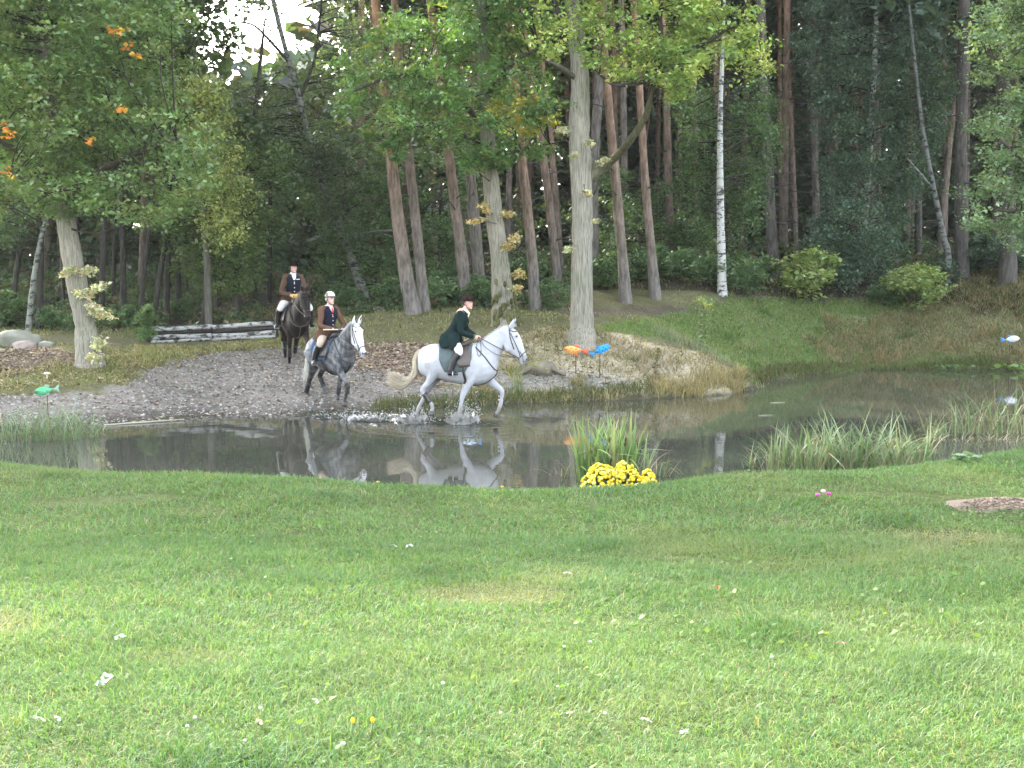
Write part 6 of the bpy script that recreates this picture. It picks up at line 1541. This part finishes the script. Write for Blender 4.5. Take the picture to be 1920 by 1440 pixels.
# yellow chrysanthemums
def chrys(label, px, py, d, rpx, hpx, n, seed):
    r = np.random.default_rng(seed); p = P(px, py, d=d); p[2] = gz(p[0], p[1]) + .01; Rr, Hh = rpx * d / F, hpx * d / F
    root = thing('chrysanthemum', label, 'flowers', p, group='yellow chrysanthemums at the water edge')
    mb = MB(); u = r.uniform(0, 6.28, n); v = np.arccos(r.uniform(-.05, 1, n)); D = np.stack([np.sin(v) * np.cos(u), np.sin(v) * np.sin(u), np.cos(v)], 1)
    C_ = D * [Rr, Rr * .85, Hh] * (1 + .05 * r.normal(size=(n, 1))); nrm = D / np.array([Rr, Rr * .85, Hh]); nrm /= np.linalg.norm(nrm, axis=1, keepdims=True)
    for k in range(n):
        s_ = r.uniform(.017, .026); col = np.array([(.86, .66, .03), (.84, .72, .06), (.80, .55, .02), (.86, .80, .22)][r.integers(4)]) * r.uniform(.85, 1.1); w = nrm[k]; a_ = np.cross(w, (.3, .5, .8)); a_ /= np.linalg.norm(a_); b_ = np.cross(w, a_)
        th = np.linspace(0, 6.283, 9)[:-1]; o_ = C_[k] + s_ * (np.outer(np.cos(th), a_) + np.outer(np.sin(th), b_)) + w * .25 * s_; i_ = C_[k] + .55 * s_ * (np.outer(np.cos(th), a_) + np.outer(np.sin(th), b_)) + w * .75 * s_
        V = np.vstack([o_, i_, C_[k] + w * .55 * s_, C_[k] - w * .2 * s_]); F4 = [(j, (j + 1) % 8, 8 + (j + 1) % 8, 8 + j) for j in range(8)]; F3 = [(16, 8 + j, 8 + (j + 1) % 8) for j in range(8)] + [(17, (j + 1) % 8, j) for j in range(8)]
        mb.add(V, F3, F4, col)
    part('blossoms', mb.mesh('blossoms', M['petal'], False), root, kind='stuff')
    n2 = n * 2; u = r.uniform(0, 6.28, n2); f = r.uniform(.3, .93, n2); v = np.arccos(r.uniform(0, 1, n2)); C_ = np.stack([np.sin(v) * np.cos(u) * Rr, np.sin(v) * np.sin(u) * Rr * .85, np.cos(v) * Hh], 1) * f[:, None]
    V, Fq, Cc = leaf_arrays(C_, .045, palette(n2, [(.06, .12, .03), (.05, .09, .03)], r), r, .3, 1.6); part('leaves', mk_mesh('leaves', V, [Fq], Cc, M['leaf'], False), root, kind='stuff')
    mb = MB(); mb.tube([(0, 0, -.08), (0, 0, .0), (0, 0, Hh * .35)], [Rr * .4, Rr * .5, Rr * .55], 14, (.04, .03, .025)); part('pot', mb.mesh('pot', M['paint']), root)
yd = 14.35
chrys('left half of the big yellow chrysanthemum cushion', 1126, 922, yd, 36, 54, 340, 1)
chrys('right half of the big yellow chrysanthemum cushion', 1170, 921, yd + .08, 30, 55, 270, 2)
chrys('small separate yellow chrysanthemum at the right', 1214, 918, yd + .05, 16, 34, 120, 3)
chrys('low flat yellow chrysanthemum tuft between the big and the small cushion', 1192, 921, yd - .05, 18, 24, 70, 4)
def dandelion(px, py, d, label, h=.12, z=None):
    p = P(px, py, d=d); g_ = max(gz(p[0], p[1]), -.05); root = thing('yellow_flower', label, 'flower', (p[0], p[1], g_), group='single yellow flowers'); hh = max(p[2] - g_, .06)
    mb = MB(); mb.tube([(0, 0, -.02), (.01, 0, hh)], .004, 5, (.14, .2, .07)); part('stem', mb.mesh('stem', M['reed']), root)
    mb = MB(); mb.tube([(.01, 0, hh), (.01, 0, hh + .012), (.01, 0, hh + .02)], [.004, .008, .003] if d < 6 else [.012, .024, .01], 10, (.80, .52, .03)); part('blossom', mb.mesh('blossom', M['petal']), root)
dandelion(707, 905, 15.3, 'single yellow blossom on the bank below the dapple grey horse'); dandelion(940, 914, 15.0, 'single yellow blossom on the bank below the white horse'); dandelion(1181, 863, 17.9, 'single yellow iris bloom above the chrysanthemums')
dandelion(657, 1426, 4.3, 'left yellow blossom at the bottom edge of the lawn'); dandelion(694, 1428, 4.3, 'right yellow blossom at the bottom edge of the lawn')
p = ground_at(1543, 945); root = thing('pink_flower', 'small pink flower on the lawn near the reeds', 'flower', (p[0], p[1], gz(p[0], p[1])))
mb = MB(); mb.tube([(0, 0, -.02), (.0, 0, .10)], .004, 5, (.14, .2, .07)); part('stem', mb.mesh('stem', M['reed']), root)
for (x, z, c_) in [(0, .115, (.75, .45, .65)), (.05, .09, (.55, .08, .3)), (-.05, .08, (.55, .10, .35))]:
    mb = MB(); mb.ell((x, 0, z), (.024, .02, .016), 8, 6, c_); part('blossom', mb.mesh('blossom', M['petal']), root)

# fallen leaves on the lawn
for k, (px, py, s_, c_, lab) in enumerate([(200, 1297, .075, (.62, .62, .52), 'large pale curled leaf on the lawn at lower left'), (188, 1306, .05, (.30, .36, .30), 'grey green leaf under the large pale one at lower left'), (226, 1216, .06, (.50, .56, .46), 'pale leaf standing in the grass above the large curled leaf'), (72, 1376, .05, (.62, .60, .54), 'whitish leaf near the left bottom corner'), (106, 1378, .045, (.58, .56, .48), 'second whitish leaf near the left bottom corner'),
        (737, 1036, .06, (.46, .54, .40), 'pale leaf in the mid lawn, left of its pair'), (768, 1037, .06, (.60, .62, .52), 'pale leaf in the mid lawn, right of its pair'), (1070, 1366, .04, (.60, .46, .38), 'small pinkish leaf near the bottom middle'), (1210, 1375, .045, (.66, .66, .60), 'white leaf near the bottom middle'), (1284, 1402, .05, (.68, .68, .62), 'white upright leaf near the bottom edge'),
        (1345, 1118, .06, (.26, .13, .05), 'dark brown leaf in the mid lawn'), (1578, 1228, .05, (.52, .36, .26), 'tan leaf on the right of the lawn'), (590, 1340, .04, (.55, .5, .38), 'small straw leaf at lower left centre'), (484, 1382, .045, (.58, .40, .30), 'reddish tan leaf at lower centre left'), (1065, 1090, .06, (.56, .60, .48), 'long pale leaf in the centre of the lawn')]):
    s_ *= .8; c_ = np.array(c_) * .75
    r = np.random.default_rng(700 + k); p = ground_at(px, py); p[2] = gz(p[0], p[1]) + .045
    th = np.linspace(0, 2 * math.pi, 15)[:-1]; lob = 1 + .18 * np.cos(5 * th + 1); out_ = np.stack([np.cos(th) * s_ * .62 * lob, np.sin(th) * s_ * .34 * lob, .25 * s_ * np.abs(np.sin(th)) + .1 * s_ * np.cos(th)], 1)
    e = Matrix.Rotation(r.uniform(0, 6.28), 3, 'Z') @ Matrix.Rotation(r.uniform(.2, .6), 3, 'X'); V = np.vstack([out_, [[-s_ * .3, 0, 0], [s_ * .3, 0, 0]]]) @ np.array(e).T
    F3 = [((14 if math.cos(th[i] + .22) < 0 else 15), i, (i + 1) % 14) for i in range(14)]
    solo('fallen_leaf', mk_mesh('fallen_leaf', V, [np.array(F3)], np.tile(c_, (16, 1)), M['litter'], True), lab, 'leaf', p, 'leaves fallen on the lawn')
# clover heads
mb = MB()
for k in range(12):
    py = rng.uniform(1180, 1440); px = rng.uniform(300, 1500); p = ground_at(px, py); s_ = rng.uniform(.005, .009); mb.ell((p[0], p[1], p[2] + .05), (s_, s_, s_ * .8), 6, 4, np.array([.5, .5, .44]) * rng.uniform(.8, 1.1))
stuff('clover_heads', mb.mesh('clover_heads', M['petal']), 'tiny white clover heads scattered in the sunny lawn', 'clover')
# weeds on the lawn: small broad leaves
n = 5200; p = lawn_pts(n, 3.2, 15); p[:, 2] += rng.uniform(.01, .06, len(p)); kk = vnoise(p[:, 0], p[:, 1], 2.2, 51) > .05; p = p[kk]
V, Fq, Cc = leaf_arrays(p, .032, palette(len(p), [(.09, .16, .045), (.12, .19, .055), (.14, .2, .07)]), rng, .8, 1.25); stuff('lawn_weeds', mk_mesh('lawn_weeds', V, [Fq], Cc, M['grass'], False), 'small clover and plantain leaves among the lawn grass', 'weeds')
# floating straws
for k, (x0, y0, x1, y1, lab) in enumerate([(1445, 755, 1472, 754, 'upper pale straw floating on the pond right of the mound'), (1422, 779, 1450, 778, 'lower pale straw floating on the pond right of the mound'), (195, 797, 345, 786, 'long pale reed stalk lying along the gravel shoreline')]):
    a, b_ = P(x0, y0, z=.012), P(x1, y1, z=.012 if k < 2 else .03); mb = MB(); mb.tube(np.array([a, a * .6 + b_ * .4 + [0, .01, 0], b_]) - a, [.006, .008, .004] if k < 2 else [.016, .018, .01], 6, (.46, .44, .32)); solo('floating_straw', mb.mesh('floating_straw', M['reed']), lab, 'straw', a, 'straws at the water')

# ================================================================== haze
m, t, out = nodes_of('haze')
v = N(t, 'ShaderNodeVolumePrincipled'); v.inputs['Color'].default_value = (.93, .97, 1, 1); v.inputs['Density'].default_value = .0002; v.inputs['Anisotropy'].default_value = .25
t.links.new(v.outputs[0], out.inputs['Volume'])
mb = MB(); mb.box((0, 50, 13.5), (170, 150, 15.5)); hm = mb.mesh('haze', m, False)
hzb = stuff('haze', hm, 'thin pale air over the pond and the wood', 'haze')
